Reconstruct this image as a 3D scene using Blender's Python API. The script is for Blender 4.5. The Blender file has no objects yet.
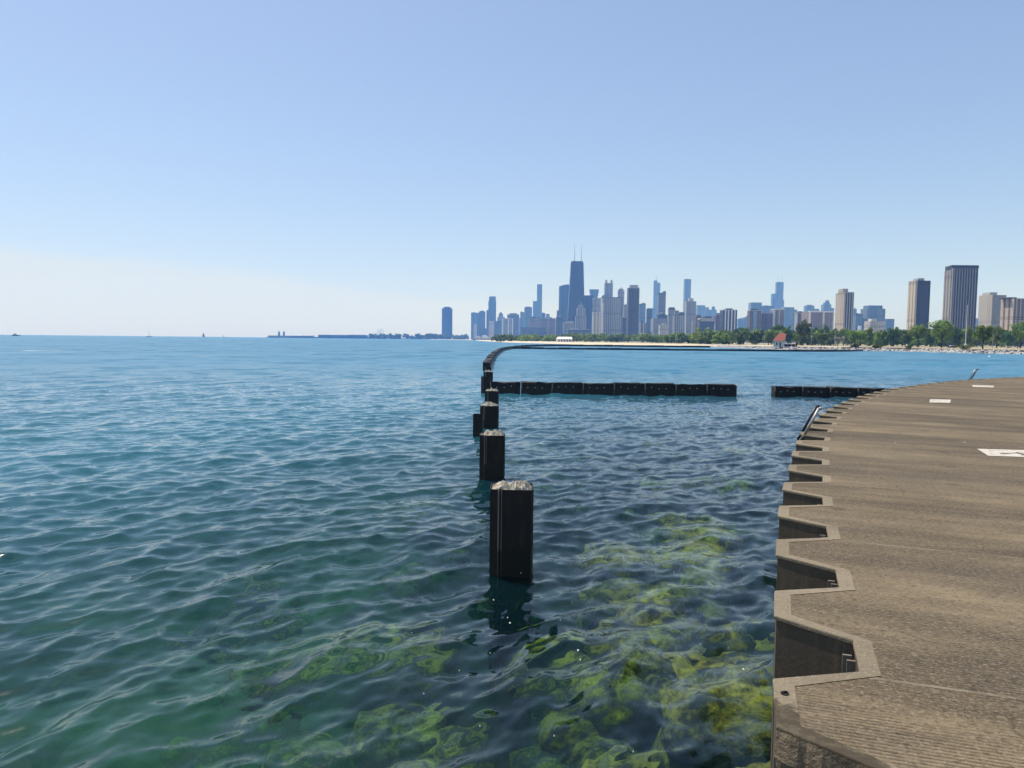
import bpy, bmesh, math, random
import numpy as np
from mathutils import Vector, Matrix, noise as mnoise
random.seed(7)
RNG = np.random.default_rng(11)
scene = bpy.context.scene
COL = scene.collection
rad = math.radians

# ------------------------------------------------------------------ camera
F_PX = 710.0
PITCH, ROLL = rad(3.58), rad(0.6)
EYE = 3.3                                   # eye above the water
cp, sp, cr, sr = math.cos(PITCH), math.sin(PITCH), math.cos(ROLL), math.sin(ROLL)
FWD = Vector((0, cp, -sp)); UP0 = Vector((0, sp, cp)); RT0 = Vector((1, 0, 0))
RT = RT0 * cr + UP0 * sr
UPV = -RT0 * sr + UP0 * cr
cam_data = bpy.data.cameras.new('camera')
cam_data.sensor_width = 36.0
cam_data.lens = 36.0 * F_PX / 1024.0
cam_data.clip_start = 0.05
cam_data.clip_end = 60000
cam = bpy.data.objects.new('camera', cam_data)
COL.objects.link(cam)
m = Matrix((RT, UPV, -FWD)).transposed().to_4x4()
m.translation = Vector((0, 0, EYE))
cam.matrix_world = m
scene.camera = cam

# ------------------------------------------------------------------ light
SUN_AZ, SUN_EL = rad(-51), rad(64)          # azimuth from +Y, positive to the right
scene.view_settings.view_transform = 'Standard'
scene.view_settings.look = 'None'
scene.view_settings.gamma = 1.0
scene.view_settings.exposure = 0.57
scene.view_settings.use_curve_mapping = False
world = bpy.data.worlds.new('World')
scene.world = world
world.use_nodes = True
SKY_STRENGTH = 0.15
sun_dir = Vector((math.sin(SUN_AZ) * math.cos(SUN_EL), math.cos(SUN_AZ) * math.cos(SUN_EL), math.sin(SUN_EL)))
sl = bpy.data.lights.new('sun', 'SUN')
sl.energy = 3.6
sl.angle = rad(0.53)
sl.color = (1.0, 0.95, 0.87)
so = bpy.data.objects.new('sun', sl)
COL.objects.link(so)
so.rotation_euler = (-sun_dir).to_track_quat('-Z', 'Y').to_euler()
so.location = sun_dir * 300
HAZE_DENSITY = 1.4e-4
HAZE_COLOR = (0.18, 0.42, 1.0)


class NT:
    """small helper for writing node trees"""
    def __init__(s, tree):
        s.t = tree; s.n = tree.nodes; s.l = tree.links
    def new(s, typ, **kw):
        nd = s.n.new(typ)
        for k, v in kw.items():
            setattr(nd, k, v)
        return nd
    def put(s, sock, v):
        if isinstance(v, bpy.types.NodeSocket):
            s.l.new(v, sock)
        else:
            if hasattr(sock, 'default_value') and not isinstance(v, (int, float)) and len(v) == 3 and len(sock.default_value) == 4:
                v = (*v, 1)
            sock.default_value = v
    def math(s, op, a, b=0.0, c=None, clamp=False):
        nd = s.new('ShaderNodeMath', operation=op, use_clamp=clamp)
        s.put(nd.inputs[0], a); s.put(nd.inputs[1], b)
        if c is not None: s.put(nd.inputs[2], c)
        return nd.outputs[0]
    def smooth(s, x, a, b, lo=0.0, hi=1.0):
        nd = s.new('ShaderNodeMapRange', interpolation_type='SMOOTHSTEP')
        for i, v in enumerate((x, a, b, lo, hi)): s.put(nd.inputs[i], v)
        return nd.outputs[0]
    def mix(s, f, a, b, blend='MIX'):
        nd = s.new('ShaderNodeMix', data_type='RGBA', blend_type=blend)
        s.put(nd.inputs[0], f); s.put(nd.inputs[6], a); s.put(nd.inputs[7], b)
        return nd.outputs[2]
    def noise(s, vec, scale, detail=3.0, rough=0.55, dist=0.0):
        nd = s.new('ShaderNodeTexNoise')
        if vec is not None: s.l.new(vec, nd.inputs['Vector'])
        nd.inputs['Scale'].default_value = scale; nd.inputs['Detail'].default_value = detail
        nd.inputs['Roughness'].default_value = rough; nd.inputs['Distortion'].default_value = dist
        return nd.outputs[0]
    def coord(s, which='Object'):
        return s.new('ShaderNodeTexCoord').outputs[which]
    def xyz(s, v):
        nd = s.new('ShaderNodeSeparateXYZ'); s.l.new(v, nd.inputs[0]); return nd.outputs
    def vec(s, x, y, z):
        nd = s.new('ShaderNodeCombineXYZ')
        for i, v in enumerate((x, y, z)): s.put(nd.inputs[i], v)
        return nd.outputs[0]
    def scalev(s, v, sx, sy, sz):
        nd = s.new('ShaderNodeMapping'); s.l.new(v, nd.inputs[0]); nd.inputs['Scale'].default_value = (sx, sy, sz)
        return nd.outputs[0]
    def bump(s, h, strength, dist, normal=None):
        nd = s.new('ShaderNodeBump'); s.put(nd.inputs['Strength'], strength); s.put(nd.inputs['Distance'], dist)
        s.l.new(h, nd.inputs['Height'])
        if normal is not None: s.l.new(normal, nd.inputs['Normal'])
        return nd.outputs[0]


def build_world():
    k = NT(world.node_tree); k.n.clear()
    out = k.new('ShaderNodeOutputWorld'); bg = k.new('ShaderNodeBackground')
    sky = k.new('ShaderNodeTexSky', sky_type='NISHITA')
    sky.sun_disc = False
    sky.sun_elevation = SUN_EL
    sky.sun_rotation = SUN_AZ % (2 * math.pi)
    sky.altitude = 180; sky.air_density = 1.0; sky.dust_density = 0.9; sky.ozone_density = 3.0
    d = k.coord('Generated')
    x, y, z = k.xyz(d)[:3]
    el = k.math('MULTIPLY', k.math('ARCSINE', z), 180 / math.pi)
    az = k.math('MULTIPLY', k.math('ARCTAN2', x, y), 180 / math.pi)
    # a thin bank of cloud low over the lake, its top edge sinking to the right
    n1 = k.noise(k.vec(k.math('MULTIPLY', az, 0.06), k.math('MULTIPLY', el, 0.5), 0.0), 1.0, 6, 0.6)
    top = k.math('ADD', k.math('MULTIPLY', k.math('ADD', az, 36.0), -0.085), 6.0)
    rel = k.math('SUBTRACT', k.math('ADD', top, k.math('MULTIPLY', k.math('SUBTRACT', n1, 0.5), 3.4)), el)
    edge = k.smooth(rel, -0.3, 0.75)
    side = k.smooth(az, 26, -8)
    n2 = k.noise(k.vec(k.math('MULTIPLY', az, 0.10), k.math('MULTIPLY', el, 0.9), 3.0), 1.0, 5, 0.6)
    body = k.math('MULTIPLY', k.math('ADD', k.math('MULTIPLY', n2, 0.6), 0.48), k.smooth(el, -1, 2.5, 0.8, 1.0))
    cm = k.math('MULTIPLY', k.math('MULTIPLY', edge, side), body, clamp=True)
    gm = k.new('ShaderNodeGamma'); k.l.new(sky.outputs[0], gm.inputs[0]); gm.inputs[1].default_value = 0.7     # air softened toward the horizon
    sk = k.mix(1.0, gm.outputs[0], (0.975, 1.01, 1.12), 'MULTIPLY')
    c = k.mix(cm, sk, (3.4, 3.75, 3.66))
    k.l.new(c, bg.inputs[0]); bg.inputs[1].default_value = SKY_STRENGTH
    k.l.new(bg.outputs[0], out.inputs[0])
build_world()

# ------------------------------------------------------------------ pixel rays (used to measure the place)
def ray(x, y):
    u, v = (x - 512) / F_PX, -(y - 384) / F_PX
    r, up = u * cr - v * sr, u * sr + v * cr
    return Vector((r, cp + up * sp, -sp + up * cp))
def on_z(x, y, z):
    d = ray(x, y); t = (z - EYE) / d.z
    return Vector((d.x * t, d.y * t, z))
def on_y(x, y, D):
    d = ray(x, y); t = D / d.y
    return Vector((d.x * t, D, EYE + d.z * t))

# ------------------------------------------------------------------ materials
def mat(name):
    mt = bpy.data.materials.new(name); mt.use_nodes = True
    k = NT(mt.node_tree); k.n.clear()
    k.out = k.new('ShaderNodeOutputMaterial'); k.p = k.new('ShaderNodeBsdfPrincipled')
    k.l.new(k.p.outputs[0], k.out.inputs[0])
    k.m = mt
    return k
def simple(name, col, rough=0.7, var=0.25, scale=2.0, metallic=0.0, bump=0.0, spec=0.5):
    k = mat(name)
    n = k.noise(k.coord(), scale, 5, 0.6)
    a = tuple(c * (1 - var) for c in col); b = tuple(min(1, c * (1 + var)) for c in col)
    k.put(k.p.inputs['Base Color'], k.mix(n, a, b))
    k.p.inputs['Roughness'].default_value = rough; k.p.inputs['Metallic'].default_value = metallic
    k.p.inputs['Specular IOR Level'].default_value = spec
    if bump:
        k.l.new(k.bump(k.noise(k.coord(), scale * 4, 5, 0.6), bump, 0.02), k.p.inputs['Normal'])
    return k.m

FACADES = {}
def facade(wall, glass, pu=4.0, fu=0.55, pv=3.4, fv=0.6, rough=0.8, grough=0.2):
    """wall with a grid of window openings, measured in metres on the wall itself"""
    key = (wall, glass, pu, fu, pv, fv)
    if key in FACADES: return FACADES[key]
    k = mat('facade')
    tc = k.new('ShaderNodeTexCoord')
    x, y, z = k.xyz(tc.outputs['Object'])[:3]
    nx, ny, nz = k.xyz(tc.outputs['Normal'])[:3]
    isx = k.math('GREATER_THAN', k.math('ABSOLUTE', nx), 0.7)
    u = k.math('ADD', k.math('MULTIPLY', y, isx), k.math('MULTIPLY', x, k.math('SUBTRACT', 1.0, isx)))
    fu_ = k.math('FRACT', k.math('ADD', k.math('DIVIDE', u, pu), 100.5 - fu / 2))
    fv_ = k.math('FRACT', k.math('ADD', k.math('DIVIDE', z, pv), 100.2))
    a = k.math('LESS_THAN', fu_, fu); b = k.math('LESS_THAN', fv_, fv)
    w = k.math('MULTIPLY', k.math('MULTIPLY', a, b), k.math('LESS_THAN', k.math('ABSOLUTE', nz), 0.5))
    cell = k.vec(k.math('FLOOR', k.math('DIVIDE', u, pu)), k.math('FLOOR', k.math('DIVIDE', z, pv)), isx)
    wn = k.new('ShaderNodeTexWhiteNoise', noise_dimensions='3D'); k.l.new(cell, wn.inputs[0])
    g = k.mix(wn.outputs[0], tuple(c * 0.55 for c in glass), tuple(c * 1.5 for c in glass))
    bw = k.new('ShaderNodeTexWhiteNoise', noise_dimensions='2D'); k.l.new(k.vec(k.math('FLOOR', k.math('DIVIDE', u, pu * 2.2)), isx, 0.0), bw.inputs[0])
    mech = k.math('LESS_THAN', k.math('FRACT', k.math('DIVIDE', k.math('ADD', z, 21.0), 54.0)), 0.085)
    dirt = k.noise(tc.outputs['Object'], 0.03, 4, 0.6)
    wl = k.mix(dirt, tuple(c * 0.8 for c in wall), tuple(min(1, c * 1.15) for c in wall))
    cc = k.mix(w, wl, g)
    cc = k.mix(k.math('MULTIPLY', bw.outputs[0], 0.38), cc, k.mix(0.5, wl, tuple(min(1, q * 1.9) for q in wall)))      # paler bays of balconies and blinds
    cc = k.mix(k.math('MULTIPLY', mech, 0.3), cc, tuple(q * 0.6 for q in glass))                                   # louvred plant floors
    k.put(k.p.inputs['Base Color'], cc)
    k.put(k.p.inputs['Roughness'], k.math('ADD', k.math('MULTIPLY', w, grough - rough), rough))
    FACADES[key] = k.m
    return k.m

# ------------------------------------------------------------------ mesh helpers
class MB:
    def __init__(s): s.v = []; s.f = []
    def quad(s, a, b, c, d):
        i = len(s.v); s.v += [tuple(a), tuple(b), tuple(c), tuple(d)]; s.f.append((i, i + 1, i + 2, i + 3))
    def box(s, x0, x1, y0, y1, z0, z1, top=None):
        t = top or (x0, x1, y0, y1)
        i = len(s.v)
        s.v += [(x0, y0, z0), (x1, y0, z0), (x1, y1, z0), (x0, y1, z0), (t[0], t[2], z1), (t[1], t[2], z1), (t[1], t[3], z1), (t[0], t[3], z1)]
        s.f += [tuple(i + q for q in f) for f in ((0, 3, 2, 1), (4, 5, 6, 7), (0, 1, 5, 4), (1, 2, 6, 5), (2, 3, 7, 6), (3, 0, 4, 7))]
        return s
    def prism(s, poly, z0, z1, top=None):
        n = len(poly); i = len(s.v); t = top or poly
        s.v += [(p[0], p[1], z0) for p in poly] + [(p[0], p[1], z1) for p in t]
        s.f += [tuple(i + q for q in range(n - 1, -1, -1)), tuple(i + n + q for q in range(n))]
        s.f += [(i + q, i + (q + 1) % n, i + n + (q + 1) % n, i + n + q) for q in range(n)]
        return s
    def tube(s, p0, p1, r0, r1=None, n=8, caps=True):
        r1 = r0 if r1 is None else r1
        p0, p1 = Vector(p0), Vector(p1); d = (p1 - p0).normalized()
        a = d.orthogonal().normalized(); b = d.cross(a); i = len(s.v)
        for p, r in ((p0, r0), (p1, r1)):
            for q in range(n):
                t = 2 * math.pi * q / n
                s.v.append(tuple(p + (a * math.cos(t) + b * math.sin(t)) * r))
        s.f += [(i + q, i + (q + 1) % n, i + n + (q + 1) % n, i + n + q) for q in range(n)]
        if caps: s.f += [tuple(i + q for q in range(n - 1, -1, -1)), tuple(i + n + q for q in range(n))]
        return s
    def mesh(s, name):
        me = bpy.data.meshes.new(name); me.from_pydata(s.v, [], s.f); me.update(); return me
    def obj(s, name, material, parent=None, smooth=False):
        me = s.mesh(name)
        if smooth:
            me.polygons.foreach_set('use_smooth', [True] * len(me.polygons))
        me.materials.append(material)
        o = bpy.data.objects.new(name, me); COL.objects.link(o)
        if parent: o.parent = parent
        return o
def tag(o, label=None, cat=None, group=None, kind=None):
    if label: o['label'] = label
    if cat: o['category'] = cat
    if group: o['group'] = group
    if kind: o['kind'] = kind
    return o
def thing(name, label, cat, loc=(0, 0, 0), rz=0.0, group=None):
    o = bpy.data.objects.new(name, None); COL.objects.link(o)
    o.empty_display_size = 0.1
    o.location = loc; o.rotation_euler = (0, 0, rz)
    return tag(o, label, cat, group)
def raw_mesh(name, verts, faces4, material, smooth=True):
    me = bpy.data.meshes.new(name)
    nv, nf = len(verts), len(faces4)
    me.vertices.add(nv); me.vertices.foreach_set('co', np.asarray(verts, np.float32).ravel())
    me.loops.add(nf * 4); me.polygons.add(nf)
    me.loops.foreach_set('vertex_index', np.asarray(faces4, np.int32).ravel())
    me.polygons.foreach_set('loop_start', np.arange(0, nf * 4, 4, dtype=np.int32))
    me.polygons.foreach_set('use_smooth', np.full(nf, smooth))
    me.update(calc_edges=True); me.validate()
    me.materials.append(material)
    o = bpy.data.objects.new(name, me); COL.objects.link(o)
    return o

# ================================================================== STRUCTURE
# ---- water -----------------------------------------------------------------
def water_material():
    mt = bpy.data.materials.new('lake_water'); mt.use_nodes = True
    k = NT(mt.node_tree); k.n.clear()
    out = k.new('ShaderNodeOutputMaterial')
    pos = k.new('ShaderNodeNewGeometry').outputs['Position']
    nrm = k.new('ShaderNodeNewGeometry').outputs['Normal']
    rot = k.new('ShaderNodeMapping'); k.l.new(pos, rot.inputs[0]); rot.inputs['Rotation'].default_value = (0, 0, rad(45))
    st = k.scalev(rot.outputs[0], 1.0, 0.6, 1.0)
    def slope(scale, detail, amp):
        nd = k.new('ShaderNodeTexNoise'); k.l.new(st, nd.inputs['Vector']); nd.inputs['Scale'].default_value = scale; nd.inputs['Detail'].default_value = detail
        v = k.new('ShaderNodeVectorMath', operation='SUBTRACT'); k.l.new(nd.outputs['Color'], v.inputs[0]); v.inputs[1].default_value = (0.5, 0.5, 0.5)
        w = k.new('ShaderNodeVectorMath', operation='MULTIPLY'); k.l.new(v.outputs[0], w.inputs[0])
        a_ = k.vec(amp, amp, 0.0) if not isinstance(amp, float) else None
        if a_ is None: w.inputs[1].default_value = (amp, amp, 0)
        else: k.l.new(a_, w.inputs[1])
        return w.outputs[0]
    # the mesh carries the waves near the walk; farther out, where its faces get long, the slopes come from here
    x, y, z = k.xyz(pos)[:3]
    dist = k.math('SQRT', k.math('ADD', k.math('MULTIPLY', x, x), k.math('MULTIPLY', y, y)))
    far = k.smooth(dist, 12.0, 110.0)
    gust = k.noise(k.scalev(rot.outputs[0], 0.02, 0.006, 1), 1.0, 3, 0.55)
    amp2 = k.math('MULTIPLY', k.math('MULTIPLY', far, 1.3), k.math('ADD', 0.45, gust))
    amp1 = k.math('ADD', k.math('MULTIPLY', far, 0.4), 0.42)
    add = lambda p, q: (lambda n: (k.l.new(p, n.inputs[0]), k.l.new(q, n.inputs[1]), n.outputs[0])[2])(k.new('ShaderNodeVectorMath', operation='ADD'))
    tot = add(add(add(nrm, slope(5.5, 3.0, amp1)), slope(0.55, 3.0, amp2)), slope(0.13, 5.0, k.math('MULTIPLY', k.smooth(dist, 30.0, 160.0), 2.0)))
    nz_ = k.new('ShaderNodeVectorMath', operation='NORMALIZE'); k.l.new(tot, nz_.inputs[0]); b = nz_.outputs[0]
    fr = k.new('ShaderNodeFresnel'); fr.inputs[0].default_value = 1.333; k.l.new(b, fr.inputs['Normal'])
    gl = k.new('ShaderNodeBsdfGlossy'); gl.inputs['Roughness'].default_value = 0.07; gl.inputs['Color'].default_value = (1, 1, 1, 1)
    k.l.new(b, gl.inputs['Normal'])
    tr = k.new('ShaderNodeBsdfTransparent'); tr.inputs[0].default_value = (0.93, 0.97, 0.96, 1)
    rf = k.new('ShaderNodeBsdfRefraction'); rf.inputs['IOR'].default_value = 1.33; rf.inputs['Roughness'].default_value = 0.0
    rf.inputs['Color'].default_value = (0.93, 0.97, 0.96, 1); k.l.new(b, rf.inputs['Normal'])
    # clear water by the walk, milkier blue-green water out in the lake
    off = k.math('ADD', k.math('MULTIPLY', k.math('SUBTRACT', 3.0, x), 0.8), k.math('MULTIPLY', y, 0.45))
    turbid = k.smooth(off, 5.0, 24.0, 0.03, 0.54)
    df = k.new('ShaderNodeBsdfDiffuse'); df.inputs[0].default_value = (0.024, 0.18, 0.24, 1)
    m0 = k.new('ShaderNodeMixShader'); m0.inputs[0].default_value = 0.55
    k.l.new(tr.outputs[0], m0.inputs[1]); k.l.new(rf.outputs[0], m0.inputs[2])
    m1 = k.new('ShaderNodeMixShader'); k.l.new(turbid, m1.inputs[0])
    k.l.new(m0.outputs[0], m1.inputs[1]); k.l.new(df.outputs[0], m1.inputs[2])
    m2 = k.new('ShaderNodeMixShader'); k.l.new(fr.outputs[0], m2.inputs[0])
    k.l.new(m1.outputs[0], m2.inputs[1]); k.l.new(gl.outputs[0], m2.inputs[2])
    # beyond a few hundred metres single waves are smaller than the eye resolves: a rough water surface
    pw = k.new('ShaderNodeBsdfPrincipled'); pw.inputs['Base Color'].default_value = (0.042, 0.165, 0.255, 1)
    pw.inputs['IOR'].default_value = 1.333; pw.inputs['Roughness'].default_value = 0.36; k.l.new(b, pw.inputs['Normal'])
    m3 = k.new('ShaderNodeMixShader'); k.l.new(k.smooth(dist, 14.0, 110.0), m3.inputs[0])
    k.l.new(m2.outputs[0], m3.inputs[1]); k.l.new(pw.outputs[0], m3.inputs[2])
    k.l.new(m3.outputs[0], out.inputs[0])
    va = k.new('ShaderNodeVolumeAbsorption'); va.inputs['Color'].default_value = (0.10, 0.66, 0.55, 1); va.inputs['Density'].default_value = 0.22
    k.l.new(va.outputs[0], out.inputs['Volume'])
    return mt

def wave_height(X, Y, spacing):
    """sum of many small wave trains; trains shorter than the mesh can carry are left out"""
    rng = np.random.default_rng(5)
    H = np.zeros_like(X); DX = np.zeros_like(X); DY = np.zeros_like(X)
    N = 130
    lam = np.exp(rng.uniform(math.log(0.16), math.log(7.0), N))
    main = math.atan2(-0.72, 0.69)
    ang = main + rng.normal(0, 0.62, N)
    for i in range(N):
        L = lam[i]; kk = 2 * math.pi / L
        slope = 0.039 * (0.75 + 0.5 * rng.random()) * (1.0 if L < 0.8 else (0.8 / L) ** 0.8) * (1.0 if L > 0.28 else (L / 0.28) ** 0.6)
        a = slope / kk
        cx, cy = math.cos(ang[i]), math.sin(ang[i])
        ph = kk * (cx * X + cy * Y) + rng.uniform(0, 6.283)
        fade = np.clip((L / spacing - 2.5) / 3.0, 0, 1)
        s, c = np.sin(ph), np.cos(ph)
        # groups: long slow modulation so that the surface has calm and busy patches
        fade = fade * (0.85 + 0.45 * np.sin(0.21 * X + 0.13 * Y + i) * np.sin(0.11 * X - 0.19 * Y + 2.1 * i))
        H += fade * a * c
        DX -= fade * a * cx * s * 0.9; DY -= fade * a * cy * s * 0.9
    return H, DX, DY

def build_water(material):
    dr = 0.0042
    r = [1.0]
    while r[-1] < 75: r.append(r[-1] * (1 + dr))
    step = dr
    while r[-1] < 7000:
        step = min(step * 1.06, 0.06); r.append(r[-1] * (1 + step))
    r = np.array(r)
    fine = np.arange(rad(-46), rad(42), 0.0042)
    coarse = np.linspace(rad(42), rad(360 - 46), 70, endpoint=False)
    a = np.concatenate([fine, coarse])
    R, A = np.meshgrid(r, a, indexing='ij')
    X, Y = R * np.sin(A), R * np.cos(A)
    dR = np.gradient(r)[:, None] * np.ones_like(A)
    dA = np.where(np.arange(len(a)) < len(fine), 0.0042, 0.065)[None, :] * R
    spc = np.maximum(dR, dA)
    H, DX, DY = wave_height(X, Y, spc)
    V = np.stack([X + DX, Y + DY, H], -1).reshape(-1, 3)
    nr, na = R.shape
    idx = np.arange(nr * na).reshape(nr, na)
    nxt = np.roll(idx, -1, axis=1)
    q = np.stack([idx[:-1], idx[1:], nxt[1:], nxt[:-1]], -1).reshape(-1, 4)[:, ::-1]
    # centre, outer wall and bottom so that the water is a closed body
    c0 = len(V)
    rim = idx[-1]; bot = c0 + np.arange(na)
    Vb = V[rim].copy(); Vb[:, 2] = -7.0
    V2 = np.concatenate([V, Vb, [[0, 0, 0.0], [0, 0, -7.0]]])
    ct, cb = c0 + na, c0 + na + 1
    rn = np.roll(rim, -1); bn = np.roll(bot, -1)
    side = np.stack([rim, bot, bn, rn], -1)[:, ::-1]
    tri_t = [(int(ct), int(i), int(j)) for i, j in zip(idx[0], np.roll(idx[0], -1))]
    o = raw_mesh('lake_water', V2, np.concatenate([q, side]), material)
    bm = bmesh.new(); bm.from_mesh(o.data); bm.verts.ensure_lookup_table()
    for c, i, j in tri_t:
        bm.faces.new((bm.verts[c], bm.verts[j], bm.verts[i])).smooth = True
    for i, j in zip(bot, bn):
        bm.faces.new((bm.verts[int(cb)], bm.verts[int(i)], bm.verts[int(j)]))
    bmesh.ops.recalc_face_normals(bm, faces=bm.faces[:])
    bm.to_mesh(o.data); bm.free()
    return tag(o, kind='structure')
build_water(water_material())

# ---- lake bed and the sunken stones on it ------------------------------------
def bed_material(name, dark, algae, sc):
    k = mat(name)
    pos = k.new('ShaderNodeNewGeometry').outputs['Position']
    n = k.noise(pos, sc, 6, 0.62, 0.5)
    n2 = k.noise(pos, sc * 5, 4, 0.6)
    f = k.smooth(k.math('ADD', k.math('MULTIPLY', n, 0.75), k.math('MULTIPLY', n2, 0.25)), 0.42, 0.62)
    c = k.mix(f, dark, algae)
    if name == 'lake_bed':                       # open sandy bottom toward the lake, dark silt in the lee of the walk
        px_ = k.xyz(pos)[0]
        c = k.mix(k.smooth(k.math('ADD', px_, k.math('MULTIPLY', n, 1.5)), 0.0, -2.6), c, k.mix(f, (0.05, 0.085, 0.05), (0.19, 0.28, 0.15)))
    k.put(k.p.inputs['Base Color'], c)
    k.p.inputs['Roughness'].default_value = 0.9
    k.l.new(k.bump(n2, 0.6, 0.08), k.p.inputs['Normal'])
    return k.m
M_BED = bed_material('lake_bed', (0.008, 0.012, 0.012), (0.035, 0.055, 0.035), 0.5)
M_STONE = bed_material('algae_caustic_stone', (0.03, 0.04, 0.01), (0.75, 0.66, 0.07), 3.2)  # algae colour, its bright veins also painting in caustic light lines
def build_bed():
    r = np.concatenate([np.geomspace(0.5, 80, 160), np.geomspace(95, 7050, 30)])
    a = np.linspace(0, 2 * math.pi, 160, endpoint=False)
    R, A = np.meshgrid(r, a, indexing='ij'); X, Y = R * np.sin(A), R * np.cos(A)
    Z = np.zeros_like(X)
    for i in range(X.shape[0]):
        for j in range(X.shape[1]):
            if r[i] < 95:
                Z[i, j] = 0.5 * mnoise.noise((X[i, j] * .35, Y[i, j] * .35, 2.0)) + 0.25 * mnoise.noise((X[i, j] * 1.1, Y[i, j] * 1.1, 5.0))
    Z += -2.7 - 2.6 * np.clip((R - 6) / 40, 0, 1)
    Z = np.minimum(Z, -1.6); Z = np.maximum(Z, -6.4)
    idx = np.arange(R.size).reshape(R.shape); nx = np.roll(idx, -1, axis=1)
    q = np.stack([idx[:-1], nx[:-1], nx[1:], idx[1:]], -1).reshape(-1, 4)
    tag(raw_mesh('lake_bed', np.stack([X, Y, Z], -1).reshape(-1, 3), q, M_BED), kind='structure')
build_bed()

def rock_template(seed, sub=2, rough=0.35):
    bm = bmesh.new(); bmesh.ops.create_icosphere(bm, subdivisions=sub, radius=1.0)
    for v in bm.verts:
        p = v.co.copy()
        q = 1 + rough * mnoise.noise(p * 1.1 + Vector((seed * 7.1, 0, 0))) + rough * 0.5 * mnoise.noise(p * 2.6 + Vector((0, seed * 3.3, 0)))
        v.co = p * q
        for ax in range(3): v.co[ax] = max(-0.78, min(0.78, v.co[ax]))     # broken flat sides
    vs = [tuple(v.co) for v in bm.verts]; fs = [tuple(v.index for v in f.verts) for f in bm.faces]
    bm.free(); return np.array(vs), fs
ROCKS = [rock_template(i) for i in range(7)]
ROCKS1 = [rock_template(i, 1) for i in range(7)]
def scatter_rocks(name, items, material, templates=ROCKS, smooth=False):
    b = MB()
    for (x, y, z, s) in items:
        vs, fs = random.choice(templates)
        M = np.array(Matrix.Rotation(random.uniform(0, 6.28), 3, Vector((random.gauss(0, 1), random.gauss(0, 1), random.gauss(0, 1))).normalized()))
        sc = np.array([s * random.uniform(.8, 1.3), s * random.uniform(.8, 1.3), s * random.uniform(.6, .9)])
        w = (vs @ M.T) * sc + np.array([x, y, z]); i = len(b.v)
        b.v += [tuple(p) for p in w]; b.f += [tuple(i + q for q in f) for f in fs]
    return b.obj(name, material, smooth=smooth)
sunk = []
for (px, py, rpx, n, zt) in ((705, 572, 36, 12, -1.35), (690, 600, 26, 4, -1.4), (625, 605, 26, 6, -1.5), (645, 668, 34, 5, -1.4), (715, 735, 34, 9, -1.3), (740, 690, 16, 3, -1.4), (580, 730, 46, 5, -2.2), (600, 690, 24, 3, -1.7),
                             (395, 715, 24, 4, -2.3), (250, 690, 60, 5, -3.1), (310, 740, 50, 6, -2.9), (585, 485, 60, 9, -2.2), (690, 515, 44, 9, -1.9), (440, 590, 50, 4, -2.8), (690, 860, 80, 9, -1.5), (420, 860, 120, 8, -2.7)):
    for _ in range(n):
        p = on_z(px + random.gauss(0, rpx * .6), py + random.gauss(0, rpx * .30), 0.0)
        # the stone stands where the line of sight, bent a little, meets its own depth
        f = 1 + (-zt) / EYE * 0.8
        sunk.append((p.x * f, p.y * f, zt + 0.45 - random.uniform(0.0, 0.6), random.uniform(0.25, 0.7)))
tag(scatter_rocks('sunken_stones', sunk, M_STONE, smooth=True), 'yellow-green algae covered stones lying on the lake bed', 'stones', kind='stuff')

# ---- promenade -----------------------------------------------------------------
CX, CY, RAD = 55.931, -14.328, 57.406
A0 = math.atan2(3.08 - CY, 1.18 - CX)
DECK = 1.8
ES = [-40, -1, 0, .8, 2.1, 3.4, 4.5, 5.6, 8.3, 16, 24, 33, 40, 60, 200]
EN = [-.06, -.06, -.05, -.012, .026, .044, .064, .09, .05, -.07, -.2, -.25, 0, 0, 0]
def arc(s, n):
    n = n + float(np.interp(s, ES, EN))
    a = A0 - s / RAD
    return (CX + (RAD - n) * math.cos(a), CY + (RAD - n) * math.sin(a))
PERIOD = 1.2
NOTCH = ((0.0, 0.0), (0.206, 0.375), (0.57, 0.375), (0.78, 0.0))
BORDER = ((-0.045, 0.09), (0.19, 0.462), (0.592, 0.462), (0.82, 0.09))
K0, K1 = -8, 78

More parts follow.
